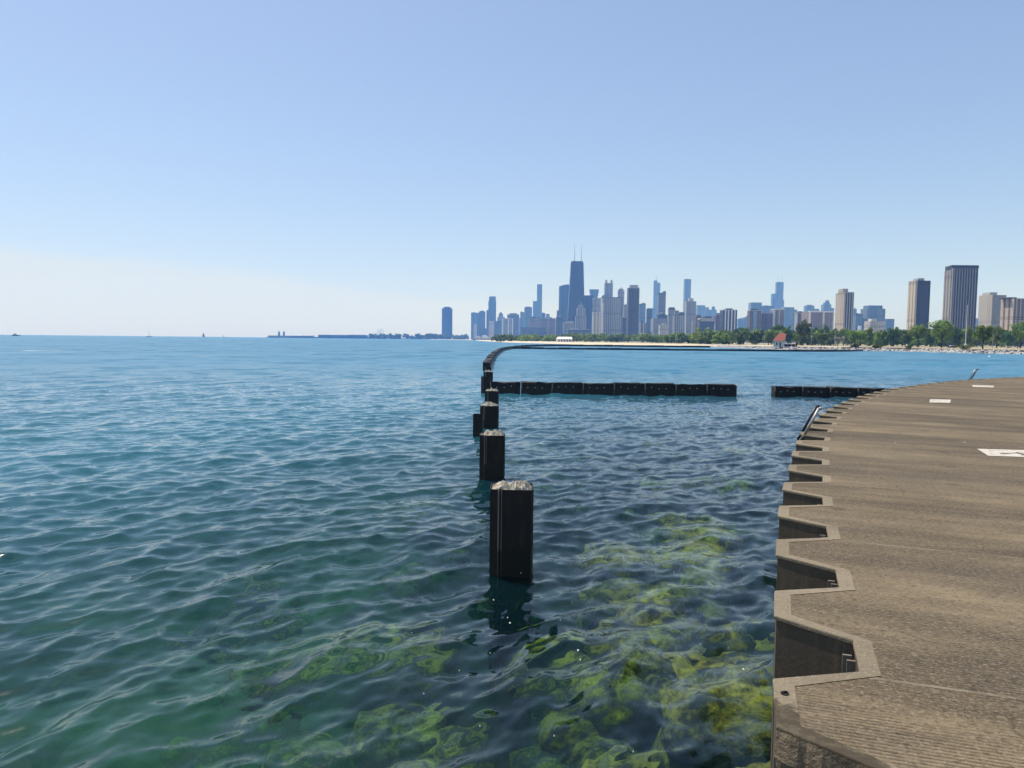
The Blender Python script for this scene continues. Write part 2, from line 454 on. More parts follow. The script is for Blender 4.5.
def concrete_material(deck):
    k = mat('promenade_concrete' if deck else 'coping_concrete')
    pos = k.new('ShaderNodeNewGeometry').outputs['Position']
    x, y, z = k.xyz(pos)[:3]
    dx, dy = k.math('SUBTRACT', x, CX), k.math('SUBTRACT', y, CY)
    rr = k.math('SQRT', k.math('ADD', k.math('MULTIPLY', dx, dx), k.math('MULTIPLY', dy, dy)))
    n_ = k.math('SUBTRACT', RAD, rr)
    ang = k.math('ARCTAN2', dy, k.math('MULTIPLY', dx, -1.0))             # grows forward along the edge
    s_ = k.math('MULTIPLY', k.math('SUBTRACT', ang, math.pi - A0), RAD)
    pol = k.vec(s_, n_, 0.0)
    blot = k.noise(pol, 0.55, 5, 0.6)
    streak = k.noise(k.scalev(pol, 1.1, 0.16, 1), 1.0, 7, 0.68)
    grit = k.noise(pos, 70.0, 2, 0.7)
    grit2 = k.noise(pos, 22.0, 3, 0.65)
    if deck:
        bay = k.new('ShaderNodeTexWhiteNoise', noise_dimensions='1D'); k.l.new(k.math('FLOOR', k.math('DIVIDE', k.math('SUBTRACT', s_, 0.16), 2 * PERIOD)), bay.inputs['W'])
        c = k.mix(k.smooth(streak, 0.34, 0.66), (0.056, 0.040, 0.023), (0.245, 0.184, 0.107))
        c = k.mix(k.math('MULTIPLY', bay.outputs[0], 0.3), c, (0.12, 0.094, 0.062))
        c = k.mix(k.smooth(blot, 0.40, 0.7, 0.0, 0.5), c, (0.125, 0.099, 0.066))
        # transverse combing, about 24 mm from groove to groove, worn away in patches
        wob = k.math('MULTIPLY', k.noise(k.scalev(pol, 3, 1.2, 1), 1.0, 3, 0.6), 0.006)
        g = k.math('SINE', k.math('MULTIPLY', k.math('ADD', s_, wob), 2 * math.pi / 0.024))
        worn = k.smooth(k.noise(k.scalev(pol, 1.0, 0.5, 1), 1.3, 5, 0.7), 0.32, 0.62)
        g = k.math('MULTIPLY', g, worn)
        c = k.mix(k.smooth(g, 0.0, -0.8, 0, 0.62), c, (0.03, 0.024, 0.018))          # dirt lying in the grooves
        c = k.mix(k.smooth(grit, 0.50, 0.78, 0, 0.6), c, (0.33, 0.275, 0.20))
        c = k.mix(k.smooth(k.noise(k.scalev(pol, 50, 30, 1), 1.0, 3, 0.7), 0.5, 0.7, 0, 0.55), c, (0.27, 0.22, 0.155))
        c = k.mix(k.smooth(k.noise(k.scalev(pol, 40, 24, 1), 1.0, 5, 0.75), 0.50, 0.32, 0, 0.8), c, (0.035, 0.028, 0.021))
        # old droppings and dark drips scattered over the walk
        vo = k.new('ShaderNodeTexVoronoi'); k.l.new(pos, vo.inputs['Vector']); vo.inputs['Scale'].default_value = 1.7
        wnz = k.noise(pos, 30.0, 3, 0.6)
        pick = k.xyz(vo.outputs['Color'])
        dd = k.math('ADD', vo.outputs['Distance'], k.math('MULTIPLY', k.math('SUBTRACT', wnz, 0.5), 0.09))
        c = k.mix(k.math('MULTIPLY', k.smooth(dd, 0.055, 0.035), k.math('MULTIPLY', k.math('GREATER_THAN', pick[0], 0.6), 0.75)), c, (0.50, 0.47, 0.41))
        c = k.mix(k.math('MULTIPLY', k.smooth(dd, 0.20, 0.05), k.math('MULTIPLY', k.math('LESS_THAN', pick[0], 0.22), 0.55)), c, (0.045, 0.036, 0.027))
        # hairline cracks wandering across the bays
        vc = k.new('ShaderNodeTexVoronoi', feature='DISTANCE_TO_EDGE'); vc.inputs['Scale'].default_value = 0.42
        wv = k.new('ShaderNodeVectorMath', operation='ADD'); k.l.new(pos, wv.inputs[0]); nn = k.new('ShaderNodeTexNoise'); nn.inputs['Scale'].default_value = 2.2; nn.inputs['Detail'].default_value = 6; k.l.new(pos, nn.inputs['Vector'])
        sc_ = k.new('ShaderNodeVectorMath', operation='SCALE'); k.l.new(nn.outputs['Color'], sc_.inputs[0]); sc_.inputs['Scale'].default_value = 0.6; k.l.new(sc_.outputs[0], wv.inputs[1]); k.l.new(wv.outputs[0], vc.inputs['Vector'])
        crk = k.math('MULTIPLY', k.smooth(vc.outputs['Distance'], 0.006, 0.002), k.smooth(k.noise(pos, 0.5, 3, 0.6), 0.5, 0.6))
        c = k.mix(k.math('MULTIPLY', crk, 0.45), c, (0.025, 0.02, 0.015))
        # joints across the walk, one every second bay, with pale sealant
        fj = k.math('ABSOLUTE', k.math('SUBTRACT', k.math('FRACT', k.math('ADD', k.math('DIVIDE', k.math('SUBTRACT', s_, 0.16), 2 * PERIOD), 200.5)), 0.5))
        jl = k.math('LESS_THAN', fj, 0.0045)
        c = k.mix(k.math('MULTIPLY', jl, k.smooth(k.noise(pos, 2.5, 4, 0.7), 0.35, 0.65, 0.1, 0.7)), c, (0.27, 0.225, 0.155))
        h = k.math('ADD', k.math('MULTIPLY', g, 0.5), k.math('MULTIPLY', grit2, 1.3))
        h = k.math('SUBTRACT', h, k.math('MULTIPLY', jl, 0.7))
        k.l.new(k.bump(h, 0.9, 0.006), k.p.inputs['Normal'])
    else:
        c = k.mix(k.smooth(streak, 0.3, 0.7), (0.145, 0.116, 0.077), (0.240, 0.195, 0.132))
        c = k.mix(k.smooth(grit, 0.5, 0.75, 0, 0.5), c, (0.38, 0.33, 0.24))
        c = k.mix(k.smooth(grit2, 0.45, 0.28, 0, 0.5), c, (0.10, 0.085, 0.065))
        # one old stain round the worn corner by the nearest bay
        q = Vector((*arc(-0.50, 0.10), DECK))
        ds = k.new('ShaderNodeVectorMath', operation='DISTANCE'); k.l.new(pos, ds.inputs[0]); ds.inputs[1].default_value = q
        edge = k.math('ADD', ds.outputs['Value'], k.math('MULTIPLY', k.math('SUBTRACT', k.noise(pos, 6.0, 5, 0.65), 0.5), 0.75))
        st = k.smooth(edge, 0.30, 0.23)
        c = k.mix(k.math('MULTIPLY', st, k.smooth(k.noise(pos, 14.0, 5, 0.7), 0.25, 0.6, 0.45, 0.95)), c, (0.05, 0.038, 0.024))
        k.l.new(k.bump(k.math('ADD', grit2, k.math('MULTIPLY', blot, 0.5)), 0.7, 0.006), k.p.inputs['Normal'])
    k.put(k.p.inputs['Base Color'], c)
    k.p.inputs['Roughness'].default_value = 0.9
    k.p.inputs['Specular IOR Level'].default_value = 0.25
    return k.m
M_DECK = concrete_material(True); M_COPING = concrete_material(False)
def jit(v, i, amp): return v + amp * mnoise.noise((i * 1.7, v * 3.1, 0.4))
def build_deck():
    rows = []
    for k in range(K0, K1):
        for s, n in BORDER: rows.append((s + k * PERIOD, n))
    ns = [0.7, 1.2, 2, 3.5, 6, 10, 16, 25, 36, 48]
    V = []; Fc = []
    for (s, n) in rows:
        V.append((*arc(s, n), DECK))
        for q in ns: V.append((*arc(s, q), DECK))
    w = len(ns) + 1
    for i in range(len(rows) - 1):
        for j in range(w - 1):
            a = i * w + j; Fc.append((a, a + w, a + w + 1, a + 1)[::-1])
    o = raw_mesh('promenade', V, Fc, M_DECK, smooth=False)
    tag(o, kind='structure')
    # solid under the deck
    b = MB()
    # coping: notched band with a real thickness
    ot = []; it = []
    for k in range(K0, K1):
        for (s, n), (s2, n2) in zip(NOTCH, BORDER):
            ot.append((s + k * PERIOD, n)); it.append((s2 + k * PERIOD, n2))
    V = []; Fc = []
    sub = 5
    OT = []; IT = []
    for i in range(len(ot) - 1):
        for q in range(sub):
            t = q / sub
            e = 0.004 * mnoise.noise((i * 3.3 + t * 9, 1.0, 2.0))
            OT.append((ot[i][0] * (1 - t) + ot[i + 1][0] * t, ot[i][1] * (1 - t) + ot[i + 1][1] * t + e))
            IT.append((it[i][0] * (1 - t) + it[i + 1][0] * t, it[i][1] * (1 - t) + it[i + 1][1] * t))
    zt, zb = DECK + 0.003, DECK - 0.018
    for (p, q) in zip(OT, IT):
        V += [(*arc(*q), zt), (*arc(p[0], p[1] + 0.005), zt), (*arc(*p), zt - 0.006), (*arc(*p), zb)]
    for i in range(len(OT) - 1):
        a = i * 4
        for j in range(3): Fc.append((a + j, a + j + 1, a + 4 + j + 1, a + 4 + j)[::-1])
    tag(raw_mesh('coping', V, Fc, M_COPING, smooth=False), kind='structure')
build_deck()

def steel_material(name, base, rust, wet_z=0.3, rustiness=0.45, rough=0.55, streak=0.25):
    k = mat(name)
    pos = k.new('ShaderNodeNewGeometry').outputs['Position']
    z = k.xyz(pos)[2]
    n = k.noise(k.scalev(pos, 1, 1, streak), 9.0, 6, 0.65)
    n2 = k.noise(pos, 40.0, 3, 0.6)
    f = k.smooth(n, 0.62 - rustiness * 0.3, 0.78)
    c = k.mix(f, base, rust)
    c = k.mix(k.smooth(n2, 0.5, 0.8, 0, 0.3), c, tuple(min(1, q * 2.2) for q in base))
    wetz = k.math('ADD', wet_z, k.math('MULTIPLY', n, 0.12))
    wet = k.smooth(k.math('SUBTRACT', z, wetz), 0.05, -0.03)
    c = k.mix(k.math('MULTIPLY', wet, 0.75), c, (0.006, 0.008, 0.006))       # slime below the splash line
    k.put(k.p.inputs['Base Color'], c)
    k.put(k.p.inputs['Roughness'], k.math('SUBTRACT', rough + 0.15, k.math('MULTIPLY', wet, 0.3)))
    k.p.inputs['Specular IOR Level'].default_value = 0.35
    k.l.new(k.bump(k.math('ADD', n, n2), 0.25, 0.006), k.p.inputs['Normal'])
    return k.m
M_STEEL = steel_material('rusted_black_steel', (0.013, 0.011, 0.010), (0.04, 0.026, 0.018))
M_WALLSTEEL = steel_material('sheet_pile_steel', (0.085, 0.066, 0.045), (0.15, 0.11, 0.068), 0.35, 0.5, 0.7, 0.05)
M_CLUTCH = steel_material('bare_rusty_steel', (0.20, 0.17, 0.14), (0.24, 0.18, 0.13), 0.25, 0.6, 0.6)
M_RUBBLE = simple('broken_concrete', (0.52, 0.455, 0.35), 0.92, 0.55, 22.0, bump=0.6)
M_WORN = simple('stained_fascia_concrete', (0.17, 0.13, 0.08), 0.92, 0.75, 7.0, bump=0.9)
M_GALV = simple('weathered_galvanised_steel', (0.34, 0.33, 0.31), 0.5, 0.3, 8.0, metallic=0.6)
M_BLACK = simple('black_paint', (0.015, 0.015, 0.016), 0.4, 0.3, 6.0)
M_WHITE = simple('white_paint', (0.78, 0.76, 0.70), 0.7, 0.12, 3.0)

def build_sheet_wall():
    root = thing('sheet_pile_wall', 'dark steel sheet pile wall zigzagging under the promenade edge', 'wall', (*arc(0, 0), 0))
    ox, oy = arc(0, 0)
    V = []; Fc = []
    for k in range(K0, K1):
        for s, n in NOTCH:
            x, y = arc(s + k * PERIOD, n + 0.012)
            V += [(x - ox, y - oy, DECK - 0.012), (x - ox, y - oy, -3.2)]
    for i in range(len(V) // 2 - 1):
        Fc.append((2 * i, 2 * i + 1, 2 * i + 3, 2 * i + 2))
    o = raw_mesh('steel_face', V, Fc, M_WALLSTEEL, smooth=False); o.parent = root
    # one clutch channel in every bay, at the far inner corner
    proto = None
    for k in range(-1, 16):
        b = MB(); s0 = k * PERIOD
        def P(s, n, z): x, y = arc(s0 + s, n); return (x - ox, y - oy, z)
        for (sa, sb, na, nb) in ((0.548, 0.562, 0.33, 0.372), (0.485, 0.497, 0.345, 0.384)):
            top = [P(sa, na, 0)[:2], P(sb, na, 0)[:2], P(sb, nb, 0)[:2], P(sa, nb, 0)[:2]]
            b.prism(top, -0.5, DECK - 0.07)
        b.obj('clutch_channel', M_CLUTCH, root)
    # worn concrete patch cast against the nearest bay
    b = MB()
    k = -1; s0 = k * PERIOD
    b1, b2 = arc(s0 + 0.776, -0.001), arc(s0 + 0.567, 0.371)
    N = 14
    for i in range(N + 1):
        t = i / N
        for j in range(N + 1):
            z = DECK - 0.004 - j / N * 1.5
            e = -0.03 * abs(mnoise.noise((t * 4, z * 4, 1.1))) * min(1, j)
            b.v.append((b1[0] * (1 - t) + b2[0] * t - ox + e, b1[1] * (1 - t) + b2[1] * t - oy + e, z))
    for i in range(N):
        for j in range(N):
            a = i * (N + 1) + j; b.f.append((a, a + 1, a + N + 2, a + N + 1))
    b.obj('concrete_patch', M_WORN, root)
    
build_sheet_wall()

# small lifting eyes cast in the coping
for (s, n) in ((-0.13, 0.045),):
    e = thing('lifting_eye', 'small rusty lifting eye set in the nearest pale coping corner', 'lifting eye', (*arc(s, n), DECK + 0.003), 0.3)
    b = MB()
    for q in range(10):
        t0, t1 = math.pi * q / 10, math.pi * (q + 1) / 10
        b.tube((0.014 * math.cos(t0), 0, 0.010 * math.sin(t0)), (0.014 * math.cos(t1), 0, 0.010 * math.sin(t1)), 0.004, n=6)
    b.obj('loop', M_STEEL, e)
    MB().tube((0, 0, 0), (0, 0, 0.004), 0.018, n=14).obj('recess_plate', M_STEEL, e)

# painted marks on the walk
def mark(pts, mt):
    b = MB(); b.quad(*[(p[0], p[1], DECK + 0.005) for p in pts]); return tag(b.obj('painted_marking', mt), kind='structure')
def paint_material():
    k = mat('worn_white_paint')
    pos = k.new('ShaderNodeNewGeometry').outputs['Position']
    n = k.noise(pos, 9.0, 6, 0.7)
    k.put(k.p.inputs['Base Color'], k.mix(k.smooth(n, 0.47, 0.66), (0.52, 0.47, 0.39), (0.2, 0.165, 0.12)))
    k.p.inputs['Roughness'].default_value = 0.85
    return k.m
M_PAINT = paint_material()
for px in ([(977, 449), (1060, 451.5), (1060, 458.5), (988, 456)], [(930, 399.3), (951, 399.8), (950, 403), (929.5, 402.6)], [(972, 385.2), (993.5, 385.8), (994, 387.5), (973, 387)]):
    mark([on_z(x, y, DECK)[:2] for x, y in px][::-1], M_PAINT)
b = MB()
pp = [on_z(x, y, DECK + 0.009) for x, y in ((1000, 453.4), (1015, 452.6), (1017, 452), (1024, 454.2), (1024, 455), (1016, 452.9), (1000, 453.9))]
b.v = [tuple(p) for p in pp]; b.f = [tuple(range(7))[::-1]]
tag(b.obj('painted_marking', M_BLACK), kind='structure')

# ---- ladders ------------------------------------------------------------------
def ladder(loc, rz, label, lean=0.62):
    t = thing('swim_ladder', label, 'ladder', loc, rz)
    # local x points inland across the walk, y along the edge
    for sy, mt in ((-0.22, M_GALV), (0.22, M_BLACK)):
        b = MB()
        p = [Vector((-0.075, sy, -1.9)), Vector((-0.075, sy, -0.14)), Vector((0.0, sy, 0.0)), Vector((0.20, sy, 0.44))]
        b.tube(p[2], p[3], 0.021, n=8)
        b.tube(p[3], p[3] + Vector((0.05, 0, 0.0)), 0.022, n=8)
        b.obj('rail', mt, t, smooth=True)
        b = MB(); b.tube(p[0], p[1], 0.021); b.tube(p[1], p[2], 0.021); b.obj('stringer', M_BLACK, t, smooth=True)
    for q in range(6):
        z = -0.2 - q * 0.3
        MB().tube((-0.075, -0.22, z), (-0.075, 0.22, z), 0.016, n=6).obj('rung', M_BLACK, t)
    return t
def ladder_at(px, py, label):
    p = on_z(px, py, DECK)
    a = math.atan2(p.y - CY, p.x - CX); sv = (A0 - a) * RAD
    sv = round((sv - 0.99) / PERIOD) * PERIOD + 0.99
    q = (*arc(sv, 0.035), DECK)
    ladder(q, a + math.pi + rad(9), label)
ladder_at(797, 431, 'steel swim ladder with leaning handrails at the edge by the dark breakwater')
ladder_at(966, 379, 'far small swim ladder sticking up over the curved end of the promenade')

# ---- piles ---------------------------------------------------------------------
def pile(x0, x1, ytop, D, label, rubble=True, clutch=True, deep=-5.0, name='steel_pile'):
    pl, pr = on_y(x0, ytop, D), on_y(x1, ytop, D)
    w = pr.x - pl.x; top = pl.z
    t = thing(name, label, 'pile', (pl.x + w / 2, D + w * 0.45, 0), rad(random.uniform(-3, 3)), 'steel piles standing in the lake')
    h = w / 2
    # plan of the casing: narrow return on the left, clutch groove, broad front pan
    poly = [(-h, -h * .72), (-h * .62, -h * .78), (-h * .58, -h * .70), (-h * .48, -h * .70), (-h * .44, -h * .86), (h * .9, -h * .86), (h, -h * .6),
            (h, h * .7), (h * .6, h * .86), (-h * .4, h * .86), (-h * .5, h * .74), (-h * .9, h * .74), (-h, h * .55)]
    b = MB(); n = len(poly)
    inner = [(p[0] * .95, p[1] * .95) for p in poly]
    rows = 9
    for r in range(rows + 1):
        z = deep + (top - deep) * r / rows
        for p in poly: b.v.append((p[0], p[1], z + (0 if r < rows else 0.012 * mnoise.noise((p[0] * 9, p[1] * 9, D)))))
    for r in range(rows):
        for q in range(n): a = r * n + q; bq = r * n + (q + 1) % n; b.f.append((a, bq, bq + n, a + n))
    base = rows * n; i = len(b.v)
    for p in inner: b.v.append((p[0], p[1], top - 0.004))
    for p in inner: b.v.append((p[0], p[1], top - 0.12))
    for q in range(n):
        qn = (q + 1) % n
        b.f.append((base + q, base + qn, i + qn, i + q)); b.f.append((i + q, i + qn, i + n + qn, i + n + q))
    b.obj('steel_casing', M_STEEL, t)
    if clutch:
        for cx in (-h * .60, -h * .45):
            MB().tube((cx, -h * .78, deep), (cx, -h * .78, top - 0.01), w * .022, n=7).obj('clutch_rib', M_CLUTCH, t)
    if rubble:
        b = MB(); G = 30
        for iy in range(G + 1):
            for ix in range(G + 1):
                u, v = -1 + 2 * ix / G, -1 + 2 * iy / G
                e = max(abs(u), abs(v))
                z = top - 0.045 + 0.10 * w * max(0, 1 - e ** 3) + 0.20 * w * mnoise.noise((u * 2.7 + D, v * 2.7, 1.0)) * (1.15 - e ** 4) + 0.11 * w * abs(mnoise.noise((u * 8, v * 8 + D, 1.0)))
                b.v.append((u * h * .93, v * h * .66 - h * 0.03, z))
        for iy in range(G):
            for ix in range(G): a = iy * (G + 1) + ix; b.f.append((a, a + 1, a + G + 2, a + G + 1))
        b.obj('concrete_fill', M_RUBBLE, t)
    return t
pile(490, 534, 489.8, 9.85, 'nearest and tallest black steel pile topped with pale broken concrete')
pile(479.3, 505, 435.5, 16.7, 'second black steel pile with pale concrete top, just beyond the nearest pile')
pile(480, 498.7, 406, 26.0, 'third black pile with thin pale cap, behind the second pile')
pile(473, 483, 414.5, 24.6, 'short black pile standing left of the third pile and lower than it', rubble=False, clutch=False)
pile(485, 498.6, 391, 33.6, 'fourth black pile with pale cap, just in front of the cross wall end')
pile(481, 490, 376.6, 43.6, 'tall narrow black pile at the left end of the cross wall', rubble=False)
pile(483.6, 492.7, 371.8, 51.8, 'black pile just beyond the cross wall end, pale rusty cap')
pile(483.4, 491.2, 367.3, 61.0, 'smallest visible black pile, last before the curving breakwater begins', rubble=False)

# ---- breakwater walls ------------------------------------------------------------
def wall_panel(parent, p0, p1, top0, top1, thick, material, seed, bolts=0, bot=-5.0):
    """one sheet pile panel: shallow pan section between p0 and p1"""
    p0, p1 = Vector(p0).to_2d(), Vector(p1).to_2d()
    d = (p1 - p0); L = d.length; d.normalize(); nrm = Vector((d.y, -d.x))
    prof = [(0.0, 0.02), (0.045, 0.02), (0.06, -0.0), (0.14, 0.0), (0.2, 0.055), (0.46, 0.055), (0.5, 0.03), (0.54, 0.055), (0.82, 0.055), (0.88, 0.0), (0.985, 0.0), (0.985, 0.02)]
    if L > 3: prof = [(0, 0.0), (0.98, 0.0)]
    b = MB()
    pts = [p0 + d * (t * L) + nrm * o for t, o in prof] + [p0 + d * (t * L) - nrm * (thick) for t, o in (prof[-1], prof[0])]
    n = len(pts)
    for p in pts: b.v.append((p.x, p.y, bot))
    for i, p in enumerate(pts):
        t = min(1, (p - p0).dot(d) / L)
        b.v.append((p.x, p.y, top0 + (top1 - top0) * t + 0.08 * mnoise.noise((p.x * 1.9, p.y * 1.9, seed)) + 0.06 * mnoise.noise((p.x * 7, p.y * 7, seed))))
    b.f += [(q, (q + 1) % n, n + (q + 1) % n, n + q) for q in range(n)] + [tuple(n + q for q in range(n))]
    o = b.obj('panel', material, parent)
    for q in range(bolts):
        t = (0.22, 0.46, 0.69)[q] if bolts == 3 else 0.5
        c = p0 + d * (t * L) + nrm * 0.052
        z = top0 - 0.27 + 0.05 * random.uniform(-1, 1)
        MB().tube((c.x, c.y, z), (c.x + nrm.x * .05, c.y + nrm.y * .05, z), 0.036, n=8).obj('bolt', M_GALV, o)
    return o
def straight_wall(x0, x1, D, top0, top1, label, pitch=1.88):
    t = thing('breakwater_wall', label, 'breakwater', (x0, D, 0))
    n = max(1, round((x1 - x0) / pitch)); L = (x1 - x0) / n
    for i in range(n):
        s = i / n; e = (i + 1) / n
        j = 0.018 * random.uniform(-1, 1)
        wall_panel(t, (i * L, 0), ((i + 1) * L, 0), top0 + (top1 - top0) * s + j, top0 + (top1 - top0) * e + j, 0.5, M_STEEL, i, 3)
        MB().box(i * L + 0.0, i * L + 0.07, -0.075, -0.03, -0.1, top0 + (top1 - top0) * s + 0.02).obj('clutch_rib', M_CLUTCH, t)
xa, xb = on_y(490, 394, 43.3), on_y(737, 396, 43.3)
straight_wall(xa.x, xb.x, 43.3, on_y(500, 382, 43.3).z, on_y(737, 384.8, 43.3).z, 'long black sheet pile cross wall dotted with pale bolts, starting behind the pile row')
xc = on_y(774, 396, 43.3)
straight_wall(xc.x, 24.5, 43.3, on_y(774, 386.2, 43.3).z, on_y(872, 389.2, 43.3).z, 'shorter black sheet pile wall running from the gap in to the promenade')
def curve_wall(pts, label, top, thick, step=6.0):
    P = [Vector(p) for p in pts]
    t = thing('breakwater_wall', label, 'breakwater', (P[0].x, P[0].y, 0))
    # Catmull-Rom through the points
    line = []
    for i in range(len(P) - 1):
        a, b_, c, d = P[max(0, i - 1)], P[i], P[i + 1], P[min(len(P) - 1, i + 2)]
        n = max(1, int((c - b_).length / step))
        for q in range(n):
            s = q / n
            line.append(0.5 * ((2 * b_) + (c - a) * s + (2 * a - 5 * b_ + 4 * c - d) * s * s + (3 * b_ - a - 3 * c + d) * s ** 3))
    line.append(P[-1])
    for i in range(len(line) - 1):
        j = 0.08 * random.uniform(-1, 1)
        tp = top[0] + (top[1] - top[0]) * i / len(line)
        wall_panel(t, line[i] - P[0], line[i + 1] - P[0], tp + j, tp + j, thick, M_STEEL, i)
curve_wall([(-2.35, 76), (-2.97, 120), (-2.95, 166), (-2.1, 214), (2.0, 272), (9.5, 335), (24, 384), (50, 392), (74, 388), (112, 402)],
           'long black breakwater curving away to the right toward the sandy beach', (0.86, 1.0), 0.8, 5.0)
curve_wall([(-3.2, 254), (30, 252.5), (60, 253), (90, 256.5), (120, 266), (146, 296)],
           'low thin black breakwater line crossing the bay to the stony shore', (0.62, 0.7), 0.5, 4.0)

# ---- land ------------------------------------------------------------------------
SHORE = [(900, -260), (420, 60), (262, 190), (175, 255), (164, 299), (143, 310), (124, 322), (121, 352), (116, 402), (112, 430), (84, 478), (54, 540), (27, 660), (-4, 800), (-25, 1000),
         (-70, 1500), (-110, 2100), (-190, 2900), (-360, 3550), (-480, 3800), (-480, 4400), (-400, 5200), (-200, 6800)]
def land_material():
    k = mat('park_lawn')
    pos = k.new('ShaderNodeNewGeometry').outputs['Position']
    n = k.noise(k.scalev(pos, 1, 0.35, 1), 0.03, 6, 0.6)
    n2 = k.noise(pos, 0.6, 4, 0.6)
    c = k.mix(k.smooth(n, 0.42, 0.6), (0.36, 0.29, 0.165), (0.20, 0.18, 0.07))
    c = k.mix(k.math('MULTIPLY', n2, 0.35), c, (0.40, 0.35, 0.24))
    k.put(k.p.inputs['Base Color'], c); k.p.inputs['Roughness'].default_value = 0.95
    return k.m
def smooth_line(P, step):
    P = [Vector(p) for p in P]; out = []
    for i in range(len(P) - 1):
        a, b_, c, d = P[max(0, i - 1)], P[i], P[i + 1], P[min(len(P) - 1, i + 2)]
        n = max(1, min(12, int((c - b_).length / step)))
        for q in range(n):
            s = q / n
            out.append(0.5 * ((2 * b_) + (c - a) * s + (2 * a - 5 * b_ + 4 * c - d) * s * s + (3 * b_ - a - 3 * c + d) * s ** 3))
    return out + [P[-1]]
SL = smooth_line(SHORE, 14)
def inward(line):
    N = []
    for i in range(len(line)):
        t = (line[min(len(line) - 1, i + 1)] - line[max(0, i - 1)]).normalized()
        N.append(Vector((t.y, -t.x)))               # right of the direction of travel = inland
    return N
SN = inward(SL)
def strip(offs, zs, name, material, i0=0, i1=None):
    V = []; Fc = []
    L = list(range(len(SL)))[i0:i1]
    for i in L:
        for o_, z in zip(offs, zs):
            p = SL[i] + SN[i] * o_; V.append((p.x, p.y, z))
    w = len(offs)
    for a in range(len(L) - 1):
        for j in range(w - 1):
            q = a * w + j; Fc.append((q, q + w, q + w + 1, q + 1)[::-1])
    return raw_mesh(name, V, Fc, material, smooth=True)
M_LAND = land_material()
M_SAND = simple('beach_sand', (0.56, 0.47, 0.33), 0.95, 0.12, 0.08)
M_PATH = simple('dark_path', (0.07, 0.06, 0.055), 0.9, 0.2, 0.5)
i_split = min(range(len(SL)), key=lambda i: (SL[i] - Vector((121, 340))).length)
tag(strip([-9, 0, 9], [-2.6, -0.1, 1.28], 'shore_slope', M_SAND, i_split + 5), kind='structure')
tag(strip([-9, 0, 9], [-2.6, -0.3, 1.0], 'stony_slope', M_PATH, 0, i_split + 6), kind='structure')
V = [(p.x + n.x * 9, p.y + n.y * 9, 1.28) for p, n in zip(SL, SN)] + [(6800, 6800, 1.28), (6800, -260, 1.28)]
bb = MB(); bb.v = V; bb.f = [tuple(range(len(V)))]
land = bb.obj('park_ground', M_LAND); tag(land, kind='structure')
bm = bmesh.new(); bm.from_mesh(land.data); bmesh.ops.triangulate(bm, faces=bm.faces[:], ngon_method='BEAUTY')
bmesh.ops.recalc_face_normals(bm, faces=bm.faces[:])
if bm.faces[0].normal.z < 0: bmesh.ops.reverse_faces(bm, faces=bm.faces[:])
bm.to_mesh(land.data); bm.free()
tag(strip([9, 30, 75], [1.29, 1.295, 1.30], 'beach', M_SAND, i_split - 2), kind='structure')
# shoreline path with a low retaining kerb, right part of the shore
kb = strip([8.6, 8.8, 9.4, 9.6, 13.5], [1.0, 1.5, 1.5, 1.31, 1.31], 'shore_path', M_PATH, 0, i_split + 2); tag(kb, kind='structure')
# limestone riprap along the water
rk = []
for i in range(0, i_split + 6):
    if SL[i].y < 120: continue
    nxt = SL[min(i + 1, len(SL) - 1)]
    for _ in range(int((nxt - SL[i]).length * 8.0)):
        t = random.random(); o_ = random.uniform(-2.2, 8.3)
        p = SL[i].lerp(nxt, t) + SN[i] * o_
        rk.append((p.x, p.y, -0.1 + 1.15 * max(0, min(1, o_ / 8.5)) + random.uniform(-0.25, 0.2), random.uniform(0.25, 0.75)))
M_ROCK = simple('pale_limestone', (0.45, 0.43, 0.395), 0.9, 0.3, 0.3, bump=0.3)
tag(scatter_rocks('limestone_riprap', rk, M_ROCK, ROCKS1), 'pale limestone rubble heaped along the right shore', 'rubble', kind='stuff')

# ================================================================== TREES
def leaf_material(name, dark, light):
    k = mat(name)
    n = k.noise(k.coord(), 0.5, 4, 0.6)
    oi = k.new('ShaderNodeObjectInfo').outputs['Random']
    c = k.mix(k.smooth(n, 0.35, 0.65), dark, light)
    hs = k.new('ShaderNodeHueSaturation'); k.l.new(c, hs.inputs['Color'])
    k.put(hs.inputs['Value'], k.math('ADD', k.math('MULTIPLY', oi, 0.5), 0.75)); k.put(hs.inputs['Hue'], k.math('ADD', k.math('MULTIPLY', oi, 0.03), 0.485))
    k.l.new(hs.outputs[0], k.p.inputs['Base Color']); k.p.inputs['Roughness'].default_value = 0.65
    k.p.inputs['Specular IOR Level'].default_value = 0.2
    tr = k.new('ShaderNodeBsdfTranslucent'); k.l.new(hs.outputs[0], tr.inputs[0])
    mx = k.new('ShaderNodeMixShader'); mx.inputs[0].default_value = 0.3
    k.l.new(k.p.outputs[0], mx.inputs[1]); k.l.new(tr.outputs[0], mx.inputs[2]); k.l.new(mx.outputs[0], k.out.inputs[0])
    return k.m
LEAF = {'green': leaf_material('green_leaves', (0.125, 0.19, 0.026), (0.27, 0.35, 0.055)),
        'dark': leaf_material('dark_leaves', (0.062, 0.125, 0.022), (0.185, 0.265, 0.045)),
        'light': leaf_material('yellow_green_leaves', (0.09, 0.12, 0.02), (0.17, 0.19, 0.035)),
        'olive': leaf_material('olive_leaves', (0.07, 0.075, 0.035), (0.13, 0.13, 0.06))}
M_BARK = simple('bark', (0.055, 0.042, 0.03), 0.9, 0.3, 3.0)
